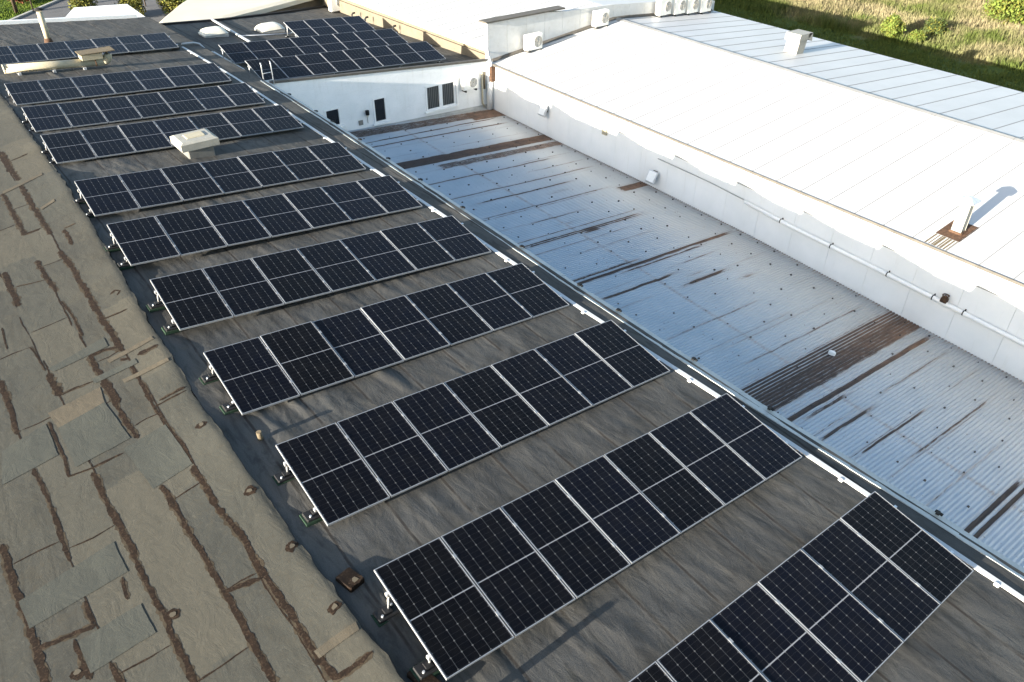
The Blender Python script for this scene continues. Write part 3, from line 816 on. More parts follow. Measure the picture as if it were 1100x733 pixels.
# annex roof
ny3, nx3 = 330, 230
y3 = np.linspace(0, 1, ny3)[:, None]*np.ones((1, nx3)); x3 = np.linspace(0, 1, nx3)[None, :]*np.ones((ny3, 1))
XA = 11.35 + x3*(23.35-11.35)
yfar = np.interp(XA, [11.3, 12, 15.4, 19.2, 24.4], [42.6, 42.7, 43.1, 44.1, 45.8])
YA = (YW+0.02) + y3*(yfar-YW-0.02)
hA = 0.03*(fbm(XA*0.8, YA*0.5, 81, 3)-0.5) + 0.03*np.clip(fbm(XA*2.3, YA*0.7, 82, 4)-0.55, 0, 1) + 0.012*(1-((XA-0.5) % 1.0))
ZA = prof(YA)+ROOF_H+H2+hA
under(grid_mesh('felt_roof', np.stack([XA*CA-ZA*SA, YA, XA*SA+ZA*CA], -1), np.stack([XA, YA], -1), M['felt']), annex)
ed = MB()
for a, b in zip(np.linspace(11.62, 22.6, 9)[:-1], np.linspace(11.62, 22.6, 9)[1:]):
    ed.hexa([(a,YW-.05,wtop(a)-.02),(b,YW-.05,wtop(b)-.02),(b,YW+.12,wtop(b)-.02),(a,YW+.12,wtop(a)-.02),(a,YW-.05,wtop(a)+.07),(b,YW-.05,wtop(b)+.07),(b,YW+.12,wtop(b)+.07),(a,YW+.12,wtop(a)+.07)])
under(ed.build('roof_edge_trim', M['capping']), annex)
fe = MB(); xs_ = np.linspace(11.4, 23.3, 18)
for a, b in zip(xs_[:-1], xs_[1:]):
    ya = float(np.interp(a, [11.3,12,15.4,19.2,24.4],[42.6,42.7,43.1,44.1,45.8])); yb = float(np.interp(b, [11.3,12,15.4,19.2,24.4],[42.6,42.7,43.1,44.1,45.8]))
    fe.hexa([A2(a,ya,-.1),A2(b,yb,-.1),A2(b,yb+.2,-.1),A2(a,ya+.2,-.1),A2(a,ya,.10),A2(b,yb,.10),A2(b,yb+.2,.10),A2(a,ya+.2,.10)])
under(fe.build('roof_kerb', M['felt_edge']), annex)

# ================================================================== WHITE HALL
HALL_MY = 0.020
HEAVE, HRX, HRZ, HFX, HFZ = -2.42, 31.25, -1.58, 39.2, -2.28
def hz(x, y):
    b = HEAVE + (HRZ-HEAVE)*(x-XW)/(HRX-XW) if x <= HRX else HRZ + (HFZ-HRZ)*(x-HRX)/(HFX-HRX)
    return b - HALL_MY*(YW-y)
hall = empty('white_hall', (31, 10, GZ), 'large white sheet metal hall with low gabled white roof', 'hall')
HY0, HY1 = -14.0, YW
hw_ = MB()
def wallstrip(y0, y1):
    hw_.hexa([(XW,y0,GZ),(XW+.2,y0,GZ),(XW+.2,y1,GZ),(XW,y1,GZ),(XW,y0,hz(XW,y0)-.03),(XW+.2,y0,hz(XW,y0)-.03),(XW+.2,y1,hz(XW,y1)-.03),(XW,y1,hz(XW,y1)-.03)])
ysw = np.arange(HY0, HY1+.01, 1.49)
for a, b in zip(ysw[:-1], ysw[1:]): wallstrip(a+.004, min(b, HY1)-.004)
wallstrip(ysw[-1]+.004, HY1)
hw_.hexa([(XW+.03,HY0,GZ),(XW+.2,HY0,GZ),(XW+.2,HY1,GZ),(XW+.03,HY1,GZ),(XW+.03,HY0,hz(XW,HY0)-.04),(XW+.2,HY0,hz(XW,HY0)-.04),(XW+.2,HY1,hz(XW,HY1)-.04),(XW+.03,HY1,hz(XW,HY1)-.04)])
hw_.hexa([(HFX-.2,HY0,GZ),(HFX,HY0,GZ),(HFX,HY1,GZ),(HFX-.2,HY1,GZ),(HFX-.2,HY0,hz(HFX,HY0)-.05),(HFX,HY0,hz(HFX,HY0)-.05),(HFX,HY1,hz(HFX,HY1)-.05),(HFX-.2,HY1,hz(HFX,HY1)-.05)])
hw_.hexa([(XW+.2,HY0,GZ),(HFX-.2,HY0,GZ),(HFX-.2,HY0+.2,GZ),(XW+.2,HY0+.2,GZ),(XW+.2,HY0,-3.4),(HFX-.2,HY0,-3.4),(HFX-.2,HY0+.2,-3.4),(XW+.2,HY0+.2,-3.4)])
under(hw_.build('wall', M['hall_wall']), hall)
hb = MB()                                   # drip ledge half way up the wall
hb.hexa([(XW-.035,HY0,-3.05-HALL_MY*(YW-HY0)),(XW-.002,HY0,-3.05-HALL_MY*(YW-HY0)),(XW-.002,20.5,-3.22),(XW-.035,20.5,-3.22),(XW-.03,HY0,-3.03-HALL_MY*(YW-HY0)),(XW-.002,HY0,-3.03-HALL_MY*(YW-HY0)),(XW-.002,20.5,-3.20),(XW-.03,20.5,-3.20)])
under(hb.build('drip_ledge', M['seam']), hall)
hr = MB()
def slab(x0, x1, y0, y1, mi, dz=0.0, th=0.06):
    c = [(x0,y0),(x1,y0),(x1,y1),(x0,y1)]
    hr.hexa([(x,y,hz(x,y)+dz-th) for x, y in c] + [(x,y,hz(x,y)+dz) for x, y in c], mi)
slab(XW-.06, HRX, HY0, HY1-.003, 0); slab(HRX, HFX+.15, HY0, HY1-.003, 2)
ys_ = HY0+0.4
while ys_ < HY1-.3:
    sh = rng.uniform(-.03,.03)
    slab(XW-.055, HRX-.2, ys_+sh, ys_+sh+.03, 1, 0.012, 0.02); slab(HRX+.2, HFX+.13, ys_+sh, ys_+sh+.03, 1, 0.014, 0.02)
    ys_ += 1.02
under(hr.build('roof', [M['white_roof'], M['seam'], M['grey_roof']]), hall)
rc = MB()
for a, b in zip(np.linspace(HY0, HY1-.01, 15)[:-1], np.linspace(HY0, HY1-.01, 15)[1:]):
    za, zb2 = hz(HRX,a)+.05, hz(HRX,b)+.05
    rc.add([(HRX-.22,a+.006,za-.045),(HRX,a+.006,za),(HRX+.22,a+.006,za-.045),(HRX-.22,b-.006,zb2-.045),(HRX,b-.006,zb2),(HRX+.22,b-.006,zb2-.045),(HRX+.23,a+.006,za-.09),(HRX+.23,b-.006,zb2-.09),(HRX-.23,a+.006,za-.09),(HRX-.23,b-.006,zb2-.09)],
           [(0,1,4,3),(1,2,5,4),(2,6,7,5),(8,0,3,9),(8,6,2,1,0),(3,4,5,7,9)])
under(rc.build('ridge_cap', M['seam']), hall)
et = MB(); et.hexa([(XW-.10,HY0,hz(XW,HY0)-.075),(XW-.062,HY0,hz(XW,HY0)-.075),(XW-.062,HY1-.01,hz(XW,HY1)-.075),(XW-.10,HY1-.01,hz(XW,HY1)-.075),(XW-.10,HY0,hz(XW,HY0)+.02),(XW-.062,HY0,hz(XW,HY0)+.02),(XW-.062,HY1-.01,hz(XW,HY1)+.02),(XW-.10,HY1-.01,hz(XW,HY1)+.02)])
under(et.build('eave_trim', M['capping']), hall)
rp = MB()
for i in range(9):
    x0 = 23.5+i*.13; rp.add([(x0,4.72+.03*i*0,hz(x0,4.72)+.012),(x0+.13,4.72,hz(x0+.13,4.72)+.012),(x0+.13,5.48,hz(x0+.13,5.48)+.012),(x0,5.48,hz(x0,5.48)+.012)], [(0,1,2,3)])
under(rp.build('rust_patch', M['rust']), hall)
rp2 = MB()
for i in range(8):
    yv = 4.74+i*.093; x0 = XW+.02; x1 = 23.49
    wd = rng.uniform(.035,.085)
    rp2.add([(x0,yv,hz(x0,yv)+.008),(x1,yv,hz(x1,yv)+.008),(x1,yv+wd,hz(x1,yv+wd)+.008),(x0,yv+wd,hz(x0,yv+wd)+.008)], [(0,1,2,3)])
under(rp2.build('rust_runs', M['rust_pale']), hall)

# ================================================================== REAR HALL (behind the raised end wall)
rear = empty('rear_hall', (31, 40, GZ), 'white roofed rear hall behind the raised panelled end wall', 'hall')
def rz(x, y):
    b = -1.78 + (x-23.0)*0.075 if x <= 31.25 else -1.16 - (x-31.25)*0.075
    return b + 0.004*(y-28)
rw = MB()
def ptop(x): return float(np.interp(x, [22.6, 27.4, 27.41, 31, 35.2, 39.3], [-0.62, -0.62, -0.72, -0.86, -1.22, -1.75]))
xp = np.arange(22.68, 39.4, 1.19)
for a, b in zip(xp[:-1], xp[1:]):
    a2, b2 = a+.006, b-.006
    rw.hexa([(a2,YW+.003,GZ),(b2,YW+.003,GZ),(b2,YW+.2,GZ),(a2,YW+.2,GZ),(a2,YW+.003,ptop(a2)),(b2,YW+.003,ptop(b2)),(b2,YW+.2,ptop(b2)),(a2,YW+.2,ptop(a2))])
rw.hexa([(22.68,YW+.03,GZ),(39.3,YW+.03,GZ),(39.3,YW+.18,GZ),(22.68,YW+.18,GZ),(22.68,YW+.03,-1.9),(39.3,YW+.03,-1.9),(39.3,YW+.18,-1.9),(22.68,YW+.18,-1.9)])
under(rw.build('end_wall', M['end_panel']), rear)
cp = MB(); cp.box(22.55, 27.5, YW-.10, YW+.5, -.60, -.53); under(cp.build('wall_capping', M['capping']), rear)
wf = MB()
for a, b in zip(np.linspace(22.9, 39.1, 15)[:-1], np.linspace(22.9, 39.1, 15)[1:]):
    wf.hexa([(a,YW-.16,hz(a,YW)+.035),(b,YW-.16,hz(b,YW)+.035),(b,YW-.002,hz(b,YW)+.035),(a,YW-.002,hz(a,YW)+.035),(a,YW-.05,hz(a,YW)+.11),(b,YW-.05,hz(b,YW)+.11),(b,YW-.002,hz(b,YW)+.12),(a,YW-.002,hz(a,YW)+.12)])
under(wf.build('wall_flashing', M['capping']), rear)
rw2 = MB(); rw2.hexa([(23.05,YW+.25,GZ),(23.3,YW+.25,GZ),(23.3,62,GZ),(23.05,62,GZ),(23.05,YW+.25,-1.85),(23.3,YW+.25,-1.85),(23.3,62,-1.72),(23.05,62,-1.72)])
rw2.box(22.93, 23.047, YW+.3, 45.6, -2.9, -2.22)
under(rw2.build('side_wall', M['tan_wall']), rear)
gt = MB(); gt.hexa([(22.80,YW+.25,-1.98),(23.04,YW+.25,-1.98),(23.04,62,-1.84),(22.80,62,-1.84),(22.76,YW+.25,-1.76),(23.10,YW+.25,-1.74),(23.10,62,-1.60),(22.76,62,-1.62)])
under(gt.build('gutter', M['white']), rear)
r2 = MB()
def rslab(x0, x1, y0, y1, mi, dz=0.0, th=0.08):
    c = [(x0,y0),(x1,y0),(x1,y1),(x0,y1)]
    r2.hexa([(x,y,rz(x,y)+dz-th) for x, y in c] + [(x,y,rz(x,y)+dz) for x, y in c], mi)
rslab(22.98, 31.25, YW+.22, 62, 0, 0.06); rslab(31.25, 39.3, YW+.22, 62, 0, 0.06)
y_ = YW+.7
while y_ < 60:
    rslab(23.0, 31.2, y_, y_+.03, 1, 0.075, .02); y_ += 1.05
under(r2.build('roof', [M['white_roof'], M['seam']]), rear)

# ================================================================== CREAM ROOFED BUILDING beyond
crb = empty('cream_roof_building', (25, 55, GZ), 'building with wide smooth cream coloured roof at the top of the picture', 'building')
ring = [(12.0,43.55),(15.5,43.75),(19.2,44.75),(24.4,46.35),(45,53),(45,90),(30,78),(22,62),(17.6,52.6),(16.0,50.2),(14.66,48.6),(13.3,46.6),(12.2,44.9)]
bb = MB(); n = len(ring)
ctr = (25, 56)
zr_ = lambda x, y: -2.42 + 0.02*(x-12)
vs = [(x,y,zr_(x,y)) for x, y in ring]
ins = [((x-ctr[0])*.96+ctr[0], (y-ctr[1])*.96+ctr[1]) for x, y in ring]
vs += [(x,y,zr_(x,y)+.10) for x, y in ins]
vs += [(x,y,zr_(x,y)-.25) for x, y in ring]
fs = [(i,(i+1)%n,n+(i+1)%n,n+i) for i in range(n)] + [tuple(range(n,2*n))] + [(2*n+i,2*n+(i+1)%n,(i+1)%n,i) for i in range(n)]
bb.add(vs, fs); under(bb.build('roof', M['cream_roof']), crb)
bw = MB(); vs = [(x,y,zr_(x,y)-.25) for x, y in ins]+[(x,y,GZ) for x, y in ins]
bw.add(vs, [(n+i,n+(i+1)%n,(i+1)%n,i) for i in range(n)]); under(bw.build('wall', M['tan_wall']), crb)

# white canopy behind the far roof edge
cn = empty('canopy', (9.5, 47.3, GZ), 'small white canopy roof just beyond the far edge of the felt roof', 'canopy')
cv = MB()
cv.add([(7.4,46.6,-2.2),(9.2,49.6,-1.85),(12.0,49.2,-1.95),(12.2,46.2,-2.25),(7.4,46.6,-2.3),(9.2,49.6,-1.95),(12.0,49.2,-2.05),(12.2,46.2,-2.35)], [(3,2,1,0),(4,5,6,7),(0,1,5,4),(1,2,6,5),(2,3,7,6),(3,0,4,7)])
under(cv.build('roof', M['white']), cn)
for x, y in ((7.9,46.9),(11.7,46.6),(11.6,48.8),(9.2,49.1)):
    c = MB(); c.tube([(x,y,GZ),(x,y,-2.3)], .06, 8); under(c.build('post', M['galv']), cn)

# ================================================================== SOLAR ROWS
class Kit:
    """meshes of one panel type, shared by every copy"""
    def __init__(s, PW, PL, nc, nr, gap):
        s.PW, s.PL, s.gap = PW, PL, gap
        s.pv = mat_pv('solar_laminate_%d' % nr, PW, PL, nc, nr)
        b = MB(); b.box(0.004, PW-0.004, 0.004, PL-0.004, -0.004, 0.0); s.lam = b
        f = MB(); e = 0.0125
        f.box(0, PW, 0, e, -.033, .0035); f.box(0, PW, PL-e, PL, -.033, .0035)
        f.box(0, e, e, PL-e, -.033, .0035); f.box(PW-e, PW, e, PL-e, -.033, .0035); s.fr = f
        c = MB(); c.box(PW-.010, PW+gap+.010, -.035, .035, -.03, .009); s.cl = c
        s.protos = None
    def meshes(s):
        if s.protos is None:
            def me(mb, nm, m):
                o = mb.build(nm, m); d = o.data; bpy.data.objects.remove(o); return d
            s.protos = (me(s.lam, 'solar_panel', s.pv), me(s.fr, 'frame', M['alu']), me(s.cl, 'clamp', M['alu']))
        return s.protos
KIT1 = Kit(1.038, 1.755, 6, 10, 0.022)
KIT2 = Kit(1.134, 1.722, 6, 9, 0.020)
def link(name, data, parent, mat=None):
    o = bpy.data.objects.new(name, data); col.objects.link(o); o.parent = parent
    if mat is not None: o.matrix_local = mat
    return o
_feet = {}
def foot_meshes(hb, key):
    if key not in _feet:
        L = MB(); L.tube([(0,0,0.02),(0,0.02,hb*0.55),(0,0.0,hb)], 0.021, 8, 0)
        L.box(-.045,.045,-.03,.03, hb-.05, hb, 0)
        d1 = L.build('support_post', M['galv'])
        F = MB(); F.bev(-.17,.15,-.10,.10, -.05, .045, .012, 0); F.box(-.05,.05,-.055,.055,.045,.075,0)
        F.tube([(-.10,-.05,.04),(-.10,-.05,.075)], .018, 6, 1); F.tube([(.09,.05,.04),(.09,.05,.075)], .018, 6, 1)
        d2 = F.build('ballast_foot', [M['black'], M['galv']])
        G_ = MB(); G_.box(-.20,.10,-.13,.12,-.05,.006,0); d3 = G_.build('mat', M['green'])
        _feet[key] = tuple(o.data for o in (d1, d2, d3))
        for o in (d1, d2, d3): bpy.data.objects.remove(o)
    return _feet[key]
def solar_row(kit, n, x0, y0, z0, sl, yw, tilt, label, rail_end=0.10, feet=(0, 2, 5, 7)):
    """front lower left corner of the row at roof-frame (x0,y0,z0)"""
    W_ = n*kit.PW + (n-1)*kit.gap
    z00 = z0 - sl*W_/2
    A4 = Matrix(((CA,0,-SA),(0,1,0),(SA,0,CA)))
    ex = (A4 @ Vector((1, yw, sl))).normalized()
    ez = A4 @ Vector((-sl, 0, 1)).normalized()
    ey = ez.cross(ex).normalized(); ez = ex.cross(ey)
    groundz = float(prof(y0+.8)) + ROOF_H + (H2 if kit is KIT2 else 0)
    hgt = max(0.07, z0 - groundz)
    m = Matrix((ex, ey, ez)).transposed().to_4x4(); m.translation = A4 @ Vector((x0, y0, z00-hgt))
    r = empty('solar_panel_row', None, label, 'solar panels', 'rows of tilted solar panels on the felt roof', mat=m)
    lam, fr, cl = kit.meshes()
    T = Matrix.Translation((0, 0, hgt)) @ Matrix.Rotation(tilt, 4, 'X')
    for k in range(n):
        p = link('solar_panel', lam, r, T @ Matrix.Translation((k*(kit.PW+kit.gap), 0, rng.uniform(-.004,.004))) @ Matrix.Rotation(math.radians(rng.uniform(-.35,.35)), 4, 'X') @ Matrix.Rotation(math.radians(rng.uniform(-.25,.25)), 4, 'Y'))
        link('frame', fr, p)
        if k < n-1:
            for f in (0.215, 0.79): link('clamp', cl, p, Matrix.Translation((0, f*kit.PL, 0)))
    for f in (0.215, 0.79):
        b = MB(); b.box(-rail_end*0.3, W_+rail_end, -.022, .022, -.078, -.036)
        o = b.build('mounting_rail', M['galv'], r); o.matrix_local = T @ Matrix.Translation((0, f*kit.PL, 0))
        hb = hgt - .05 + math.sin(tilt)*f*kit.PL
        key = (round(hb, 2))
        d1, d2, d3 = foot_meshes(round(hb, 2), key)
        for k in feet:
            if k > n: continue
            x = min(max(k*(kit.PW+kit.gap), 0.035), W_-0.03)
            if k == 0: x = 0.02
            y = math.cos(tilt)*f*kit.PL + .01
            po = link('support_post', d1, r, Matrix.Translation((x, y, 0)))
            fo = link('ballast_foot', d2, po, Matrix.Translation((-.03 if k == 0 else 0, 0, 0)))
            if k == 0: link('mat', d3, r, Matrix.Translation((x-.03, y, 0)))
    return r
T1 = 0.15994864934045663
ROWS = [
 (2.780675,-1.816519,-0.406229,0.013989,0.008912,'nearest row of seven black solar panels, cut off by the bottom edge of the picture'),
 (2.532117,1.201314,-0.088769,-0.007748,0.000222,'second row of seven panels from the front, its lower left corner at the bottom edge'),
 (2.50027,4.221639,-0.052569,-0.006142,0.002799,'third row of seven panels, with a short pipe stub just behind its left end'),
 (2.43977,7.205081,0.02409,-0.010944,-0.001548,'fourth row of seven panels from the front, next behind the row with the short pipe'),
 (2.396858,10.106995,0.157033,-0.015853,-0.009401,'fifth row of seven panels from the front, in the middle of the long felt roof'),
 (2.381306,13.163787,0.199081,-0.01389,-0.005504,'sixth row of seven panels from the front, two rows nearer than the box shaped vent'),
 (2.428149,16.291581,0.174854,-0.006257,-0.000378,'seventh row of seven panels, directly in front of the box shaped roof vent'),
 (2.500734,20.613522,0.134435,0.004627,-0.001352,'eighth row of seven panels, directly behind the box shaped roof vent'),
 (2.610692,24.001713,0.050885,0.007453,-0.000253,'ninth row of seven panels, next behind the row that follows the box shaped vent'),
 (2.686502,27.415105,-0.007596,0.012591,0.000384,'tenth row of seven panels, directly in front of the cream duct pipe'),
 (2.87958,34.091786,-0.185215,0.022891,0.006014,'farthest row on the long roof, behind the cream duct and before the slim stack pipe'),
]
for x0, y0, z0, sl, yw, lb in ROWS: solar_row(KIT1, 7, x0, y0, z0, sl, yw, T1, lb)
T2 = math.radians(15.5)
for n, x0, y0, sl, yw, dz, lb in ((8, 11.68, 28.22, .010, .030, 0, 'front row of eight panels on the annex roof, right above the white window wall'),
                               (8, 11.89, 31.80, .010, .034, 0, 'middle row of eight panels on the annex roof, just behind the front row'),
                               (4, 17.0, 36.25, .010, .045, 0, 'short rear row of only four panels on the annex roof beside a skylight')):
    W_ = n*1.134+(n-1)*.02
    z0 = float(prof(y0)) - .33 + sl*W_/2
    r = solar_row(KIT2, n, x0, y0, z0, sl, yw, T2, lb, feet=(0, 3, 6, 8) if n == 8 else (0, 2, 4))
    r['group'] = 'rows of tilted solar panels on the annex roof'

# ================================================================== CONDUITS
def thing_mesh(o, label, cat, group=None): return tag(o, label, cat, group)
cd = empty('cable_tray', S(10.2, 5), 'long white cable tray running along the right ends of all panel rows', 'cable tray')
b = MB(); yy_ = np.arange(-6, 35.2, 1.0)
for a, c in zip(yy_[:-1], yy_[1:]):
    b.bar(S(float(cond_x(a)), a, .0), S(float(cond_x(c)), c, .0), .095, .024)
under(b.build('tray', M['tray']), cd)
for y in (-3.4, -2.05, 0.6, 3.9, 6.85, 9.6, 12.9, 16.35, 19.6, 23.1, 26.6, 30.9, 33.5):
    f = MB(); x = float(cond_x(y)); f.bev(x-.11, x-.04, y-.04, y+.04, 0, 0.04, .012)
    z = S(x-.1, y, 0)[2]; f.v = [(p[0]+S(x,y)[0]-x, p[1], p[2]+z-.01) for p in f.v]
    under(f.build('bracket', M['white']), cd)
def pipe_run(name, pts, r, m, label, cat, group=None):
    o = MB().tube(pts, r, 8).build(name, m)
    return tag(o, label, cat, group)
pipe_run('cable_pipe', [S(10.72,35.1,.12), S(11.3,35.3,.10), (11.5,35.3,S(11.4,35.3,.02)[2]), (11.72,34.9,A2(11.8,34.9,.09)[2]), A2(12.02,34.95,.09)], .045, M['tray'], 'white cable pipe stepping down from the long roof to the annex roof', 'pipe')
o = MB().bar(A2(12.05,34.9,.06), A2(11.92,30.9,.06), .09, .06).build('cable_tray', M['tray']); tag(o, 'short white cable tray left of the annex panel rows', 'cable tray')
o = MB().bar(A2(14.5,36.6,.06), A2(14.98,43.3,.06), .10, .07).build('cable_tray', M['tray']); tag(o, 'white cable tray running back between the two milky skylights', 'cable tray')
pipe_run('cable_pipe', [A2(14.6,38.3,.08), A2(15.6,38.15,.08), A2(17.3,38.0,.08), A2(17.6,38.3,.08)], .03, M['galv'], 'thin grey pipe on the annex roof below the right skylight', 'pipe')

# ================================================================== ROOF THINGS
# box vent
c = S(6.16, 19.95)
v = empty('roof_vent', c, 'square box shaped white roof vent with flat hood on the felt roof', 'roof vent')
b = MB(); b.bev(-.36,.42,-.36,.42,-.05,.34,.03); b.build('pedestal', M['vent_dark'], v)
b = MB()
for z0, z1, i0, i1 in ((.30,.50,0,0),(.50,.545,0,.09)):
    b.hexa([(-.53+i0,-.45+i0,z0),(.58-i0,-.45+i0,z0),(.58-i0,.55-i0,z0),(-.53+i0,.55-i0,z0),(-.53+i1,-.45+i1,z1),(.58-i1,-.45+i1,z1),(.58-i1,.55-i1,z1),(-.53+i1,.55-i1,z1)])
b.build('hood', M['vent_grey'], v)
b = MB(); b.bev(-.24,.32,-.12,.28,.54,.57,.02); b.build('lid', M['cream'], v)
# duct
c = S(5, 32.2)
d = empty('duct', c, 'fat cream duct pipe lying on the felt roof with boxed elbow end', 'duct')
def duct_p(x, h): s_ = S(x, 32.2, h); return (s_[0]-c[0], 0, s_[2]-c[2])
p0, p1 = duct_p(3.12, .24), duct_p(6.65, .24)
b = MB(); b.tube([p0, p1], .16, 16); b.tube([(p0[0]-.012,0,p0[2]),(p0[0]+.02,0,p0[2])], .175, 16); b.build('pipe', M['cream'], d)
b = MB(); pts = [p1] + [(p1[0]+.22*math.sin(a), 0, p1[2]+.22*(1-math.cos(a))) for a in (.4,.8,1.2,1.57)] + [(p1[0]+.22,0,p1[2]+.42)]
b.tube(pts, .165, 16); b.build('elbow', M['cream'], d)
b = MB(); q = duct_p(6.35,.24); b.tube([(q[0]-.02,0,q[2]),(q[0]+.02,0,q[2])], .172, 16); b.build('joint_band', M['rust'], d)
b = MB(); q = duct_p(6.1, .40)
b.hexa([(q[0]-.26,-.30,q[2]),(q[0]+.50,-.30,q[2]-.03),(q[0]+.50,.30,q[2]-.03),(q[0]-.26,.30,q[2]),(q[0]-.26,-.32,q[2]+.22),(q[0]+.52,-.32,q[2]+.19),(q[0]+.52,.32,q[2]+.19),(q[0]-.26,.32,q[2]+.22)])
b.build('fan_box', M['cream'], d)
b = MB(); b.hexa([(q[0]-.32,-.36,q[2]+.225),(q[0]+1.0,-.36,q[2]+.215),(q[0]+1.0,.36,q[2]+.215),(q[0]-.32,.36,q[2]+.225),(q[0]-.32,-.36,q[2]+.255),(q[0]+1.0,-.36,q[2]+.245),(q[0]+1.0,.36,q[2]+.245),(q[0]-.32,.36,q[2]+.255)])
b.build('lid', M['rust_pale'], d)
for x in (3.6, 4.8, 5.9):
    b = MB(); q = duct_p(x, 0); b.box(q[0]-.05,q[0]+.05,-.22,.22,q[2]-.02,q[2]+.10); b.build('cradle', M['galv'], d)
# stack pipe
c = S(5.78, 37.95)
s_ = empty('stack_pipe', c, 'slim cream stack pipe with small dark cap behind the farthest row', 'chimney')
b = MB(); b.tube([(0,0,-.03),(0.02,0,1.34)], .125, 14); b.build('pipe', M['cream'], s_)
b = MB(); b.tube([(0,0,-.03),(0,0,.22)], [.2,.14], 14); b.build('base_collar', M['rust'], s_)
b = MB(); b.tube([(0.02,0,1.40),(0.02,0,1.43),(0.02,0,1.50)], [.20,.20,.05], 12); b.tube([(.12,0,1.3),(.12,0,1.41)], .012, 5); b.tube([(-.08,0,1.3),(-.08,0,1.41)], .012, 5); b.build('cap', M['felt_edge'], s_)
# little pipe stub
p_ = S(2.50, 6.60); o = MB().tube([(p_[0],p_[1],p_[2]-.05),(p_[0]-.01,p_[1]+.01,p_[2]+.17)], [.045,.045], 10).build('pipe_stub', M['rust_pale']); tag(o, 'short tan pipe stub standing in the shade strip behind the third row', 'pipe')
p_ = S(2.50, 0.88); o = MB().tube([(p_[0],p_[1],p_[2]-.05),(p_[0]-.01,p_[1],p_[2]+.34)], [.05,.05], 10).build('pipe_stub', M['rust_pale']); tag(o, 'taller tan pipe stub before the second row, its long shadow crossing the felt', 'pipe')
for (x, y, w, dpt, lb) in ((2.36,3.3,.13,.16,'dark weathered wooden block on the felt roof between second and third rows'), (2.42,1.45,.10,.26,'dark wooden block under the lower left corner of the second row')):
    q = S(x, y); b = MB(); b.bev(-w, w, -dpt, dpt, -.04, .07, .015); o = b.build('wood_block', M['bitumen']); o.location = q; o.rotation_euler = (0, .09, .25); tag(o, lb, 'block')
# skylights
for (x, y, s0, lb) in ((13.62, 39.2, .62, 'left milky dome skylight standing in the shaded part of the annex roof'), (16.75, 39.4, .66, 'right milky dome skylight in the sunlit part of the annex roof')):
    q = A2(x, y)
    k = empty('skylight', q, lb, 'skylight', 'dome skylights on the annex roof')
    b = MB(); b.bev(-s0,s0,-s0*.8,s0*.8,-.05,.15,.03); b.build('upstand', M['concrete'], k)
    N = 14; g = np.linspace(-1, 1, N); X, Y = np.meshgrid(g, g)
    Z = .15 + .26*np.clip((1-X**4)*(1-Y**4), 0, 1)**0.7
    grid_mesh('dome', np.stack([X*s0*1.02, Y*s0*.82, Z], -1), np.stack([X, Y], -1), M['dome'], k)
# ladder rails at the annex corner
q = (11.62, YW-.05, 0)
k = empty('ladder', (q[0], q[1], -1.2), 'grey ladder top with two rails at the left corner of the annex wall', 'ladder')
for dx in (-.20, .20):
    b = MB(); b.tube([(dx,0,-.9),(dx,0,.62),(dx,.05,.72)], .022, 8); b.build('rail', M['galv'], k)
for z in (-.6,-.3,0,.3):
    b = MB(); b.tube([(-.20,0,z),(.20,0,z)], .014, 6); b.build('rung', M['galv'], k)
# hall chimney
c = (24.05, 5.08, hz(24.05, 5.08))
k = empty('chimney', c, 'square metal chimney with flat cap in a rusty patch on the white hall roof', 'chimney')
b = MB(); b.hexa([(-.14,-.15,-.05),(.14,-.15,-.05),(.14,.13,-.05),(-.14,.13,-.05),(-.13,-.14,1.0),(.13,-.14,1.0),(.13,.12,1.0),(-.13,.12,1.0)])
b.box(-.155,-.13,-.165,.145,-.03,.98); b.box(.13,.155,-.165,.145,-.03,.98); b.build('shaft', M['vent_grey'], k)
b = MB(); b.hexa([(-.27,-.27,1.06),(.27,-.27,1.06),(.27,.25,1.06),(-.27,.25,1.06),(-.06,-.06,1.17),(.06,-.06,1.17),(.06,.05,1.17),(-.06,.05,1.17)]); b.box(-.27,.27,-.27,.25,1.03,1.06)
for x, y in ((-.12,-.13),(.12,-.13),(-.12,.11),(.12,.11)): b.box(x-.015,x+.015,y-.015,y+.015,.98,1.04)
b.build('cap', M['galv'], k)
b = MB(); b.bev(-.20,.20,-.21,.19,-.06,.05,.02); b.build('base_flange', M['rust'], k)
# far slope vent with bent hood
c = (34.75, 18.9, hz(34.75, 18.9))
k = empty('roof_vent', c, 'white gooseneck roof vent on the far slope of the white hall roof', 'roof vent')
b = MB(); b.hexa([(-.30,-.36,-.08),(.28,-.36,-.08),(.28,.36,-.08),(-.30,.36,-.08),(-.18,-.36,.62),(.42,-.36,.62),(.42,.36,.62),(-.18,.36,.62)]); b.build('shaft', M['vent_grey'], k)
b = MB(); b.hexa([(-.34,-.42,.60),(.40,-.42,.66),(.40,.42,.66),(-.34,.42,.60),(-.26,-.42,.92),(.70,-.42,.90),(.70,.42,.90),(-.26,.42,.92)]); b.hexa([(.40,-.42,.66),(.74,-.42,.50),(.74,.42,.50),(.40,.42,.66),(.40,-.42,.90),(.70,-.42,.899),(.70,.42,.899),(.40,.42,.90)]); b.build('hood', M['vent_grey'], k)
b = MB(); b.box(-.55,-.34,-.1,.1,-.05,.03); b.build('flange', M['capping'], k)

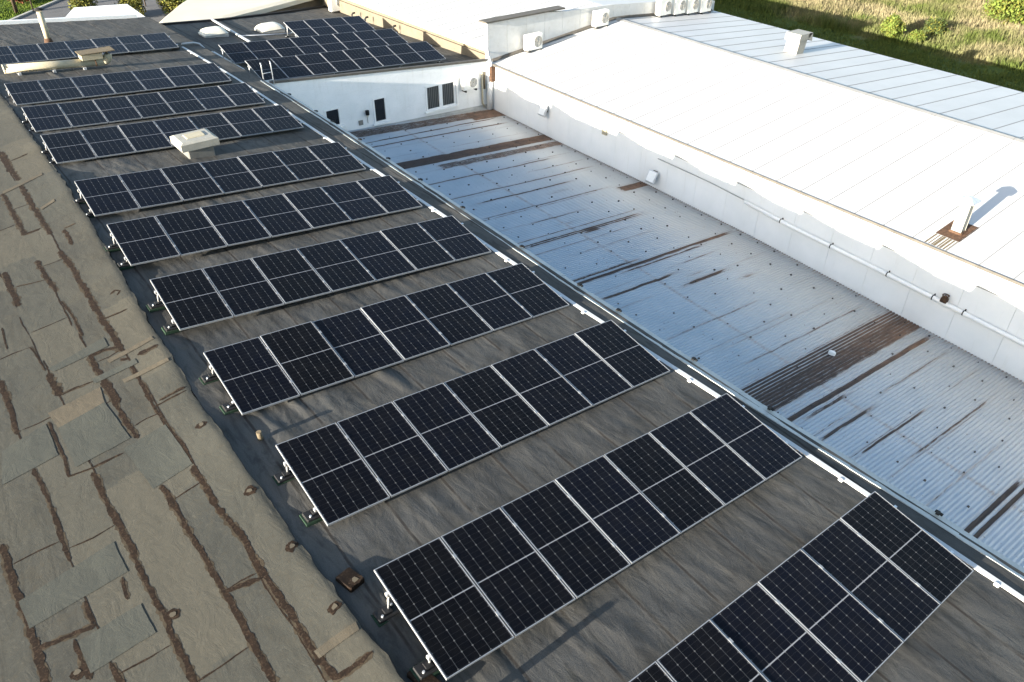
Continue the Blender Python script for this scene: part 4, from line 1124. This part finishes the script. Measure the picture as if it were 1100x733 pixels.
# air conditioners
def ac_unit(x, y, z, w, h, dpt, label, group, face='-y', feet=True):
    k = empty('air_conditioner', (x, y, z), label, 'air conditioner', group)
    if face == '-x': k.rotation_euler = (0, 0, -math.pi/2)
    b = MB(); b.bev(0, w, -dpt, 0, 0, h, .025); b.build('casing', M['ac'], k)
    b = MB(); cx, cz, r = w*.68, h*.5, min(h*.40, w*.28)
    for rr in np.linspace(r*.2, r, 5):
        ring = [(cx+rr*math.cos(a), -dpt-.012, cz+rr*math.sin(a)) for a in np.linspace(0, 2*math.pi, 21)]
        b.tube(ring, .008, 4, 1, cap=False)
    b.add([(cx+r*math.cos(a), -dpt-.004, cz+r*math.sin(a)) for a in np.linspace(0, 2*math.pi, 20, endpoint=False)], [tuple(range(20))], 0)
    b.build('fan_grille', [M['acgrille'], M['ac']], k)
    if feet:
        for xx_ in (.12*w, .88*w):
            b = MB(); b.box(xx_-.03, xx_+.03, -dpt-.05, .0, -.09, -.002); b.build('foot', M['felt_edge'], k)
    return k
ac_unit(20.98, YW-.06, -3.38, .80, .60, .30, 'white air conditioner hung on the annex wall right of the double window', None, feet=True)
g1 = 'air conditioners along the raised end wall'
ac_unit(24.72, YW-.22, hz(25,YW)+.10, .95, .72, .34, 'air conditioner against the end wall under the dark capping', g1)
ac_unit(29.25, YW-.22, hz(29.6,YW)+.10, .92, .74, .34, 'single air conditioner against the end wall just left of the roof ridge', g1)
for i, (x, lb) in enumerate(((34.0,'leftmost of four air conditioners in a line beyond the ridge'),(35.2,'second from the left of four air conditioners beyond the ridge'),(36.3,'third from the left of four air conditioners beyond the ridge'),(37.45,'rightmost of four air conditioners beyond the ridge'))):
    ac_unit(x, YW-.22, hz(x+.4,YW)+.10, .93, .84, .36, lb, g1)
q = A2(22.95, 43.4)
ac_unit(22.35, 43.9, q[2]+.12, .95, .95, .4, 'white air conditioner at the far right corner of the annex roof by the gutter', None)
for x, y, lb in ((22.55, 39.3, 'dark square pipe stub by the tan wall near the short rear panel row'), (22.62, 36.3, 'dark pipe bracket by the tan wall between rear and middle panel rows'), (22.5,40.8,'small dark pipe bend beside the air conditioner on the annex roof')):
    q = A2(x, y); b = MB(); b.tube([(q[0],y,q[2]-.03),(q[0],y,q[2]+.34),(q[0]+.07,y,q[2]+.42),(q[0]+.2,y,q[2]+.42)], .055, 8); o = b.build('vent_pipe', M['felt_edge']); tag(o, lb, 'pipe')

# hall wall: floodlights, socket, pipe
def flood(y, z, lb):
    k = empty('floodlight', (XW, y, z), lb, 'floodlight', 'floodlights on the white hall wall')
    b = MB(); b.box(-.10, -.003, -.10, .10, -.16, .16); b.build('bracket', M['capping'], k)
    b = MB(); b.hexa([(-.36,-.24,-.22),(-.30,-.24,-.30),(-.30,.22,-.30),(-.36,.22,-.22),(-.16,-.24,.20),(-.10,-.24,.12),(-.10,.22,.12),(-.16,.22,.20)]); b.build('lamp_body', M['galv'], k)
    b = MB(); b.hexa([(-.372,-.20,-.19),(-.364,-.20,-.20),(-.364,.18,-.20),(-.372,.18,-.19),(-.185,-.20,.17),(-.175,-.20,.16),(-.175,.18,.16),(-.185,.18,.17)]); b.build('lamp_glass', M['white'], k)
    return k
flood(23.35, -3.53, 'grey floodlight on the white hall wall near the far corner')
flood(16.4, -4.40, 'grey floodlight low on the shaded hall wall, nearer than the other floodlight')
k = empty('socket_box', (XW, 19.45, -3.48), 'small yellowed socket box high on the white hall wall between the floodlights', 'socket')
b = MB(); b.box(-.09,-.003,-.13,.13,-.13,.10); b.build('box', M['cream'], k); b = MB(); b.tube([(-.03,.02,.10),(-.03,.02,.42)], .018, 6); b.build('conduit', M['cream'], k)
k = empty('wall_pipe', (XW-.15, 6, -4.3), 'white pipe with dark clips running along the shaded hall wall', 'pipe')
b = MB()
pp = [(16.3,-3.66),(13.6,-3.74),(12.0,-3.86)]
b.tube([(XW-.09, y, z) for y, z in pp], .018, 8); under(b.build('thin_pipe', M['concrete']), k)
b = MB(); b.tube([(XW-.12, y, z) for y, z in ((11.9,-3.90),(9.9,-4.08),(6.0,-4.30),(2.0,-4.58),(-6,-5.2))], .072, 12); under(b.build('pipe', M['white']), k)
for y in (10.3, 8.25, 6.15, 4.6, 3.62, 1.2, -1):
    z = float(np.interp(-y, [-11.9,-9.9,-6,-2,6], [-3.90,-4.08,-4.30,-4.58,-5.2]))
    b = MB(); b.tube([(XW-.12,y-.016,z),(XW-.12,y+.016,z)], .082, 12); b.box(XW-.03,XW-.003,y-.016,y+.016,z-.09,z+.09); under(b.build('clip', M['felt_edge']), k)
k = empty('pipe_valve', (XW-.14, 4.25, -4.36), 'rusty valve on the white wall pipe', 'valve')
b = MB(); b.tube([(0,-.09,.05),(0,.09,.05)], .10, 10); b.tube([(0,0,.05),(0,0,.20)], .045, 8); b.build('valve_body', M['rust'], k)
b = MB(); b.tube([(.09*math.cos(a),.09*math.sin(a),.21) for a in np.linspace(0,2*math.pi,13)], .02, 6, cap=False); b.build('handwheel', M['rust'], k)
# corner downpipe and rusty fittings
k = empty('downpipe', (22.5, YW-.2, -3.6), 'white downpipe with rusty fittings in the corner of annex and hall', 'downpipe')
b = MB(); b.tube([(22.62,YW-.22,-2.30),(22.60,YW-.22,-4.62)], .14, 12); under(b.build('pipe', M['white']), k)
b = MB(); b.tube([(22.24,YW-.10,-2.75),(22.24,YW-.10,-4.3),(22.36,YW-.12,-4.5)], .05, 8); under(b.build('side_pipe', M['cream']), k)
b = MB(); b.tube([(22.36,YW-.12,-2.8),(22.36,YW-.12,-3.6)], .05, 8); under(b.build('rusty_pipe', M['rust_pale']), k)
b = MB(); b.bev(22.52,22.78,YW-.48,YW-.22,-3.22,-2.52,.04); under(b.build('hopper', M['rust']), k)
b = MB(); b.tube([(22.62,YW-.3,-2.3),(22.6,YW-.2,-2.1),(22.7,YW-.05,-1.9)], .07, 8); under(b.build('inlet', M['galv']), k)
# wall lamp and vent on the annex wall
k = empty('wall_lamp', (15.86, YW, -3.42), 'small dark wall lamp on the annex wall left of the middle window', 'lamp')
b = MB(); b.tube([(0,-.10,-.10),(0,-.10,.10)], .085, 10); b.box(-.05,.05,-.06,-.003,-.05,.07); b.build('lamp_body', M['felt_edge'], k)
b = MB(); b.tube([(0,-.10,-.10),(0,-.10,-.2)], [.07,.03], 10); b.build('lamp_glass', M['dome'], k)
b = MB(); b.tube([(.02,-.02,-.1),(.02,-.02,-.5)], .012, 6); b.build('cable', M['concrete'], k)
o = MB().box(15.42,15.62,YW-.05,YW-.003,-3.93,-3.72).build('wall_vent', M['acgrille']); tag(o, 'small dark square vent low on the annex wall', 'vent')
o = MB().bev(-.07,.07,-.10,.10,-.02,.09,.03).build('litter', M['white']); o.location = (18.74, 5.33, float(corr_z(18.74,5.33))+.03); o.rotation_euler = (.2,.1,.6); tag(o, 'small white piece of litter lying on the corrugated roof', 'litter')

# ================================================================== VEGETATION
def leaf_cloud(centres, radii, n, size, squash=1.0, hollow=0.45):
    """small leaf quads spread through clumps"""
    cs = np.array(centres, float); rs = np.array(radii, float)
    w = rs**2; w = w/w.sum()
    idx = rng.choice(len(cs), n, p=w)
    d = rng.normal(size=(n, 3)); d /= np.linalg.norm(d, axis=1)[:, None]
    rad = rs[idx]*(hollow + (1-hollow)*rng.random(n)**0.6)*(0.8+0.4*rng.random(n))
    c = cs[idx] + d*rad[:, None]*np.array([1, 1, squash])
    a = rng.normal(size=(n, 3)); a /= np.linalg.norm(a, axis=1)[:, None]
    b_ = np.cross(a, rng.normal(size=(n, 3))); b_ /= np.linalg.norm(b_, axis=1)[:, None]
    s_ = size*(0.6+0.8*rng.random(n))[:, None]
    return np.stack([c-a*s_, c-b_*s_*.5, c+a*s_, c+b_*s_*.5], 1)
def tree(name, x, y, label, cat, group, crown, mats, trunk_h, trunk_r, n, size, squash=1.0, z=GZ):
    k = empty(name, (x, y, z), label, cat, group)
    b = MB(); b.tube([(0,0,-.1),(.03,.02,trunk_h*.5),(0,.05,trunk_h)], [trunk_r, trunk_r*.8, trunk_r*.35], 9)
    for a in np.linspace(0, 6.28, 6)[:-1]:
        b.tube([(0,.02,trunk_h*.55), (math.cos(a)*trunk_h*.18, math.sin(a)*trunk_h*.18, trunk_h*.8)], [trunk_r*.35, trunk_r*.12], 5)
    b.build('trunk', M['bark'], k)
    V = leaf_cloud([c for c, r in crown], [r for c, r in crown], n, size, squash)
    soup('crown', V, 4, [M[mats[0]], M[mats[1]]], k, (rng.random(n) < .3))
    return k
def conifer(x, y, h, r, label):
    crown = []
    for t_ in np.linspace(.06, 1, 15):
        rr = r*(1-t_**2.2)*.8+.12
        for q in range(5 if t_ < .8 else 2):
            a = rng.uniform(0, 6.28); crown.append(((rr*.5*math.cos(a), rr*.5*math.sin(a), h*t_), rr*.62))
    return tree('conifer_tree', x, y, label, 'tree', 'columnar conifers beyond the far roof edge', crown, ('leaf_conifer','leaf_dark'), h*.9, .16, 9000, .085, 1.3)
conifer(13.1, 67.6, 7.5, 1.05, 'leftmost of three columnar conifers, rising behind the white canopy')
conifer(16.3, 66.9, 7.5, 1.05, 'middle of three columnar conifers, at the right end of the white canopy')
conifer(19.2, 66.2, 7.5, 1.0, 'rightmost of three columnar conifers, beside the dark bushes')
def bush(x, y, r, h, label, mats, n=5000, size=.10, z=GZ, name='bush', group=None):
    crown = [((rng.uniform(-r,r)*.6, rng.uniform(-r,r)*.6, rng.uniform(.25,.85)*h), rng.uniform(.35,.55)*min(r,h)) for _ in range(12)]
    return tree(name, x, y, label, 'bush', group, crown, mats, h*.6, .06, n, size, 1.0, z)
bush(20.9, 65.8, 1.6, 2.2, 'dark bush between the right conifer and the cream roof', ('leaf_dark','leaf_conifer'))
bush(23.0, 67.2, 1.7, 2.4, 'dark bush at the top edge behind the cream roof corner', ('leaf_dark','leaf_bright'))
bush(10.2, 77.9, 1.1, 1.6, 'reddish bush on the lawn at the top left corner', ('leaf_red','leaf_dark'), 3000)
bush(13.2, 79.0, 1.5, 1.8, 'yellow green bush by the end of the kerb beside the road', ('leaf_conifer','leaf_bright'), 3500)
tree('deciduous_tree', 9.2, 74.2, 'slim dark trunked tree on the lawn at the top left', 'tree', None, [((rng.uniform(-1,1), rng.uniform(-1,1), rng.uniform(4,6.2)), .9) for _ in range(12)], ('leaf_dark','leaf_bright'), 4.6, .16, 4000, .11)
tree('sapling', 10.4, 74.0, 'thin sapling beside the slim tree on the lawn', 'tree', None, [((rng.uniform(-.5,.5), rng.uniform(-.5,.5), rng.uniform(2.6,4)), .5) for _ in range(8)], ('leaf_dark','leaf_bright'), 3.0, .06, 1500, .09)
fnc = empty('fence', (20.5, 70.4, GZ), 'low dark rail fence beside the pale path behind the conifers', 'fence')
for i in range(5):
    b = MB(); b.box(-2.2+i*1.2-.04, -2.2+i*1.2+.04, -.04+.25*i, .04+.25*i, 0, 1.0); b.build('post', M['bark'], fnc)
for z in (.45, .9):
    b = MB(); b.bar((-2.2,0,z),(2.6,1.0,z),.05,.08); b.build('rail', M['bark'], fnc)
bush(64.2, 35.2, 1.5, 3.2, 'dark young tree at the top edge of the field, left of the sunlit grass', ('leaf_dark','leaf_bright'), 5000, .12)
bush(57.6, 26.0, .9, 1.7, 'yellow green bush at the edge of the shadow on the field', ('leaf_bright','leaf_conifer'), 4200, .09)
bush(58.0, 24.2, .6, .9, 'low yellow green bush right of the taller bush at the shadow edge', ('leaf_bright','leaf_conifer'), 2200, .08)
bush(61.3, 24.3, 1.0, 1.0, 'dull grey green shrub in the tan grass', ('leaf_dark','leaf_conifer'), 3500, .09)
bush(69.5, 21.8, 2.9, 3.8, 'large bright green bush at the top right corner', ('leaf_bright','leaf_conifer'), 16000, .13)
bush(72.5, 19.8, 2.8, 3.6, 'bright green bush behind the large one at the right edge', ('leaf_bright','leaf_conifer'), 9000, .13)
sheet('track', [(66.5,27.8),(74,25.0),(88,24),(90,27),(76,28.2),(68,30.6)], GZ+.01, painted('bare_earth', (0.33,0.28,0.20), .25, .95, 1.2, dirt=(.12,.13,.05), dirt_amt=.7))
# field grass: too many blades to count
def blades(n, area, h0, h1, clump, keep=None):
    x = rng.uniform(area[0], area[1], n*2); y = rng.uniform(area[2], area[3], n*2)
    d = fbm(x*clump, y*clump, 91, 4)
    ok = d + rng.uniform(-.25, .25, n*2) > .42
    x, y, d = x[ok][:n], y[ok][:n], d[ok][:n]
    n = len(x); hh = (h0 + (h1-h0)*rng.random(n)*np.clip(d*1.6, .3, 1.3))
    a = rng.uniform(0, 6.28, n); w = .025+.03*rng.random(n)
    lean = rng.normal(size=(n, 2))*.25
    p0 = np.stack([x-w*np.cos(a), y-w*np.sin(a), np.full(n, GZ)], 1); p1 = np.stack([x+w*np.cos(a), y+w*np.sin(a), np.full(n, GZ)], 1)
    p2 = np.stack([x+lean[:,0]*hh, y+lean[:,1]*hh, GZ+hh], 1)
    return np.stack([p0, p1, p2], 1)
V = np.concatenate([blades(90000, (57, 82, 12, 42), .25, .9, .35), blades(50000, (44, 60, 8, 46), .08, .3, .5)])
o = soup('grass', V, 3, M['ground']); tag(o, 'tall tan and green grass covering the field', 'grass', kind='stuff')
V = blades(16000, (2, 16, 67, 86), .05, .16, .6)
lw_ok = (V[:, 0, 1] > 66.8 + (V[:, 0, 0]-4)*1.15)
o = soup('lawn_grass', V[lw_ok], 3, M['lawn']); tag(o, 'short bright lawn grass at the top left', 'grass', kind='stuff')
